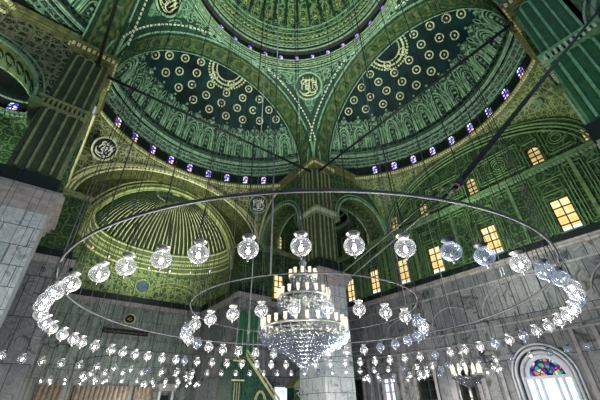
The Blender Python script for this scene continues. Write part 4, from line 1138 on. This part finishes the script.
# ring lamps: angle list measured round the hoop
def ring_lamps(R, z, angs, unlit, name, group, c=(-.02, -.04)):
    pts = []; CX, CY = c
    for a in angs:
        x, y = CX + R * cos(rad(a)), CY + R * sin(rad(a)); f = (x - CAMX) * sin(YAW) + (y - CAMY) * cos(YAW)
        cf = (CX - CAMX) * sin(YAW) + (CY - CAMY) * cos(YAW)
        pts.append((a, x, y, f < cf, side_key(x, y)))
    for near in (True, False):
        L_ = sorted([p for p in pts if p[3] == near], key=lambda p: p[4])
        for i, (a, x, y, _, k) in enumerate(L_):
            lit = not any(abs((a - u + 180) % 360 - 180) < 2.2 for u in unlit)
            put_lamp(x, y, z, lit, near, '%s globe on the %s side of %s, %s from the left' % ('lit glass' if lit else 'unlit bluish', 'near' if near else 'far', name, words(i)), group)
WIDE = [-157, -152, -146.5, -141.5, -135.5, -129.5, -123.5, -117.5, -111.5, -106.5, -100, -94, -88.5, -82.5, -77, -71, -65, -59.5, -54, -48, -42, -36, -30, -24, -18, -12, -6, 0] + [6 + 6 * i for i in range(14)] + [90, 96, 101, 104.5, 110, 116, 121, 126, 131, 138, 144, 148, 154, 161, 166.5, 174, 180, 185, 190, 196]
ring_lamps(.785, .212, WIDE, (-111.5, -106.5, -94, -88.5, -71, -36, -24, 0, 101), 'the widest hoop', 'globe lamps on the widest hoop', (.01, -.02))
ring_lamps(.395, .21, [12 * i for i in range(30)], (0, -12, -24, -36, -48, -72, 60, 132, 168), 'the inner hoop', 'globe lamps on the inner hoop')

# outer runs of lamps low over the floor, hung one by one
F_, R_, U_ = Vector((.52206918, .66088819, .53913873)), Vector((.79183774, -.61045243, -.01846144)), Vector((-.3169176, -.43654854, .84201461))
# third, outermost hoop
iron_ring(1.24, 'outermost iron hoop of lamps far across the hall behind the chandelier', 48, t=.0026)
out_angles = [-24 + 4.2 * a for a in range(48)]
pts = []
for i, a in enumerate(out_angles):
    x, y = CX + 1.24 * cos(rad(a)), CY + 1.24 * sin(rad(a)); pts.append((side_key(x, y), x, y, i))
pts.sort()
for i, (k, x, y, j) in enumerate(pts):
    lit = j not in (0, 1, 2, 4, 6, 8, 11, 17, 29)
    put_lamp(x, y, .205, lit, False, '%s glass globe on the outermost hoop, %s from the left' % ('lit' if lit else 'unlit bluish', words(i)) if i < 25 else '%s glass globe on the outermost hoop, %s from the right' % ('lit' if lit else 'unlit bluish', words(len(pts) - 1 - i)), 'globe lamps on the outermost hoop', wire_top=ceil_h(x, y))
# small hoops in the left bay and before the right wall
def small_hoop(cx, cy_, R, n, z, nm, unl=()):
    iron_ring(R, 'small iron hoop of lamps ' + nm, 6, t=.002, z=z + .09, c=(cx, cy_))
    L_ = []
    for i in range(n):
        a = 2 * pi * (i + .3) / n; x, y = cx + R * cos(a), cy_ + R * sin(a); L_.append((side_key(x, y), x, y, i))
    L_.sort()
    for i, (k, x, y, j) in enumerate(L_):
        put_lamp(x, y, z, j not in unl, False, '%s globe on the small hoop %s, %s from the left' % ('lit' if j not in unl else 'unlit', nm, words(i)), 'lamps on the small hoop ' + nm)
small_hoop(-.12, 1.58, .33, 20, .20, 'in front of the apse')
small_hoop(.28, 2.12, .22, 14, .20, 'inside the apse')
small_hoop(-.42, 2.15, .20, 12, .205, 'left in the apse')
small_hoop(1.45, .25, .24, 14, .19, 'before the stained glass door', (0, 2, 5, 7))
small_hoop(1.50, .80, .22, 12, .19, 'right of the far pier', (2, 7))

# ---- small candle chandelier at the right
hx, hy, hz = 1.12, .02, .135
r = thing('candle_chandelier', 'small crystal chandelier with candle lamps before the dark doorway at right', 'chandelier', (hx, hy, hz))
d = MB(); d.tube([(hx, hy, hz + .03), (hx, hy, hz + .22)], .004, 6); d.tube([(hx, hy, hz + .22), (hx, hy, ceil_h(hx, hy))], .0012, 4); d.lathe([(.0, .10), (.022, .11), (.006, .125), (.018, .15), (.0, .165)], (hx, hy, hz), 10); d.build('stem', M['silver'], r)
d = MB()
for i in range(12):
    a = 2 * pi * i / 12; d.tube([(hx + q * cos(a), hy + q * sin(a), hz + w) for q, w in ((.005, .0), (.03, -.012), (.055, -.008), (.07, .012))], .003, 4)
d.build('arms', M['silver'], r)
for i in range(12):
    a = 2 * pi * i / 12; e = MB(); e.lathe([(.0, .012), (.006, .014), (.007, .04), (.004, .052), (0, .06)], (hx + .07 * cos(a), hy + .07 * sin(a), hz), 8); e.build('candle_lamp', M['candle'], r)
d = MB(); d.lathe([(.075, .0), (.07, -.012), (.05, -.025), (.02, -.045), (.0, -.055)], (hx, hy, hz), 16); 
for i in range(16):
    a = 2 * pi * i / 16
    for q, z in ((.076, -.004), (.055, -.03)): d.lathe([(0, .006), (.005, 0), (0, -.012)], (hx + q * cos(a), hy + q * sin(a), hz + z), 6)
d.build('crystal_drops', M['crystal'], r)

# ---- the great crystal chandelier
gx, gy = CX, CY
r = thing('crystal_chandelier', 'great three tiered crystal chandelier full of candle lamps at centre', 'chandelier', (gx, gy, .15))
d = MB(); d.lathe([(.012, .18), (.012, .25), (.03, .27), (.012, .29), (.012, .35), (.025, .37), (.01, .39), (.01, .43), (.022, .445), (.010, .465), (.016, .485), (.003, .50)], (gx, gy, 0), 14); d.build('stem', M['silver'], r)
d = MB(); d.tube([(gx, gy, .50), (gx, gy, 4.15)], .0018, 6); d.build('suspension_chain', M['wire'], r)
tiers = ((.238, .148, 26), (.345, .094, 18), (.422, .050, 11))
for ti, (z, R, n) in enumerate(tiers):
    d = MB(); ringband(d, R, z, .004, 48, (gx, gy)); ringband(d, R * .8, z - .02, .003, 40, (gx, gy)); ringband(d, R * .92, z - .012, .003, 40, (gx, gy))
    for i in range(n):
        a = 2 * pi * (i + .5) / n
        d.tube([(gx + q * R * cos(a), gy + q * R * sin(a), z + w) for q, w in ((.12, .03), (.35, .0), (.7, -.028), (.95, -.018), (1.0, .0))], .0022, 4)
    d.build('tier_frame', M['silver'], r)
    for i in range(n):
        a = 2 * pi * i / n; e = MB(); x, y = gx + R * cos(a), gy + R * sin(a)
        e.lathe([(.0, .004), (.004, .006), (.0062, .014), (.0055, .022), (.0070, .029), (.004, .030), (0, .022)], (x, y, z), 8); o = e.build('candle_lamp', M['candle'], r)
    d = MB()
    for i in range(n * 2):
        a = pi * i / n
        for q, w in ((1.03, -.018), (.97, -.036), (.82, -.05), (.66, -.058)):
            d.lathe([(0, .009), (.0045, .0), (0, -.014)], (gx + q * R * cos(a), gy + q * R * sin(a), z + w), 5)
    d.build('crystal_fringe', M['crystal'], r)
d = MB(); prof = []
for j in range(8):
    R = .112 - .0125 * j; z = .212 - .0105 * j
    d.lathe([(R, z), (R + .004, z - .003), (R - .004, z - .008), (R - .011, z - .0105)], (gx, gy, 0), 32)
    for i in range(34 - 3 * j):
        a = 2 * pi * i / (34 - 3 * j); d.lathe([(0, .004), (.0052, 0), (0, -.013)], (gx + (R + .003) * cos(a), gy + (R + .003) * sin(a), z - .004), 5)
d.lathe([(0, .015), (.012, 0), (0, -.02)], (gx, gy, .122), 10)
d.build('crystal_basket', M['crystal'], r)
d = MB()
for j in range(7):
    R = .112 - .0125 * j; z = .212 - .0105 * j; ringband(d, R, z, .0025, 32, (gx, gy), m=4)
d.build('basket_hoops', M['iron'], r)

# ================================================================ LIGHT
def point(x, y, z, e, rad_, c=(1., .93, .84), nm='lamp_light'):
    l = bpy.data.lights.new(nm, 'POINT'); l.energy = e; l.shadow_soft_size = rad_; l.color = c
    o = bpy.data.objects.new(nm, l); COL.objects.link(o); o.location = W3((x, y, z)); return o
def spot(p, q, e, ang, c, rad_=.3, nm='flood_fill_light'):
    l = bpy.data.lights.new(nm, 'SPOT'); l.energy = e; l.spot_size = rad(ang); l.spot_blend = .8; l.shadow_soft_size = rad_; l.color = c
    o = bpy.data.objects.new(nm, l); COL.objects.link(o); o.location = W3(p); v = W3(q) - W3(p); o.rotation_euler = v.to_track_quat('-Z', 'Y').to_euler(); return o
WHITE = (1., .98, .93)
# the hoops' lamps, eight soft sources just under the wide hoop and one per tier of the chandelier
for i in range(8):
    a = 2 * pi * (i + .5) / 8; point(.01 + .66 * cos(a), -.02 + .66 * sin(a), .10, 700, .5)
point(gx, gy, -.02, 800, .8)
for x, y in ((-.12, 1.6), (.1, 2.3), (1.45, .25), (1.5, .8)): point(x, y, .08, 500, .5)
# ledge floodlights for vaults, set in mid-air; wall and pier spots are added fill
GW = (.96, 1., .82)
for p, q, e, a in (((0, 1.5, 1.0), (0, 1.5, 3.0), 2300, 110), ((1.5, 0, 1.0), (1.6, 0, 3.0), 2300, 110), ((-1.5, .2, 1.2), (-1.6, .2, 3.0), 9000, 100),
                   ((0, 1.9, 1.0), (0, 2.45, 1.7), 3800, 120), ((0, 0, 1.2), (.3, .3, 3.6), 17000, 100), ((-.7, -.7, 1.1), (.3, .4, 2.6), 5000, 90), ((-1.5, 1.5, 1.1), (-1.5, 1.6, 2.2), 4500, 120), ((1.2, -.3, .6), (1.93, -.1, 1.4), 2200, 130), ((.2, -.2, .2), (-.9, 1., 1.), 3500, 90)):
    spot(p, q, e, a, GW)
w = bpy.data.worlds.new('World'); SC.world = w; w.use_nodes = True
bg = w.node_tree.nodes['Background']; bg.inputs[0].default_value = (.55, .72, .92, 1); bg.inputs[1].default_value = .62

# ================================================================ CAMERA
cam = bpy.data.cameras.new('camera'); cam.sensor_width = 36; cam.lens = 328.306 / 600 * 36; cam.clip_end = 500; cam.clip_start = .05
co = bpy.data.objects.new('camera', cam); COL.objects.link(co)
m = Matrix.Identity(4)
for i, v in enumerate((R_, U_, -F_)):
    for j in range(3): m[j][i] = v[j]
m.translation = Vector((CAMX * S, CAMY * S, EYE)); co.matrix_world = m
SC.camera = co
SC.view_settings.view_transform = 'Standard'; SC.view_settings.look = 'None'; SC.view_settings.exposure = 0.; SC.view_settings.gamma = 1.
SC.view_settings.use_curve_mapping = False
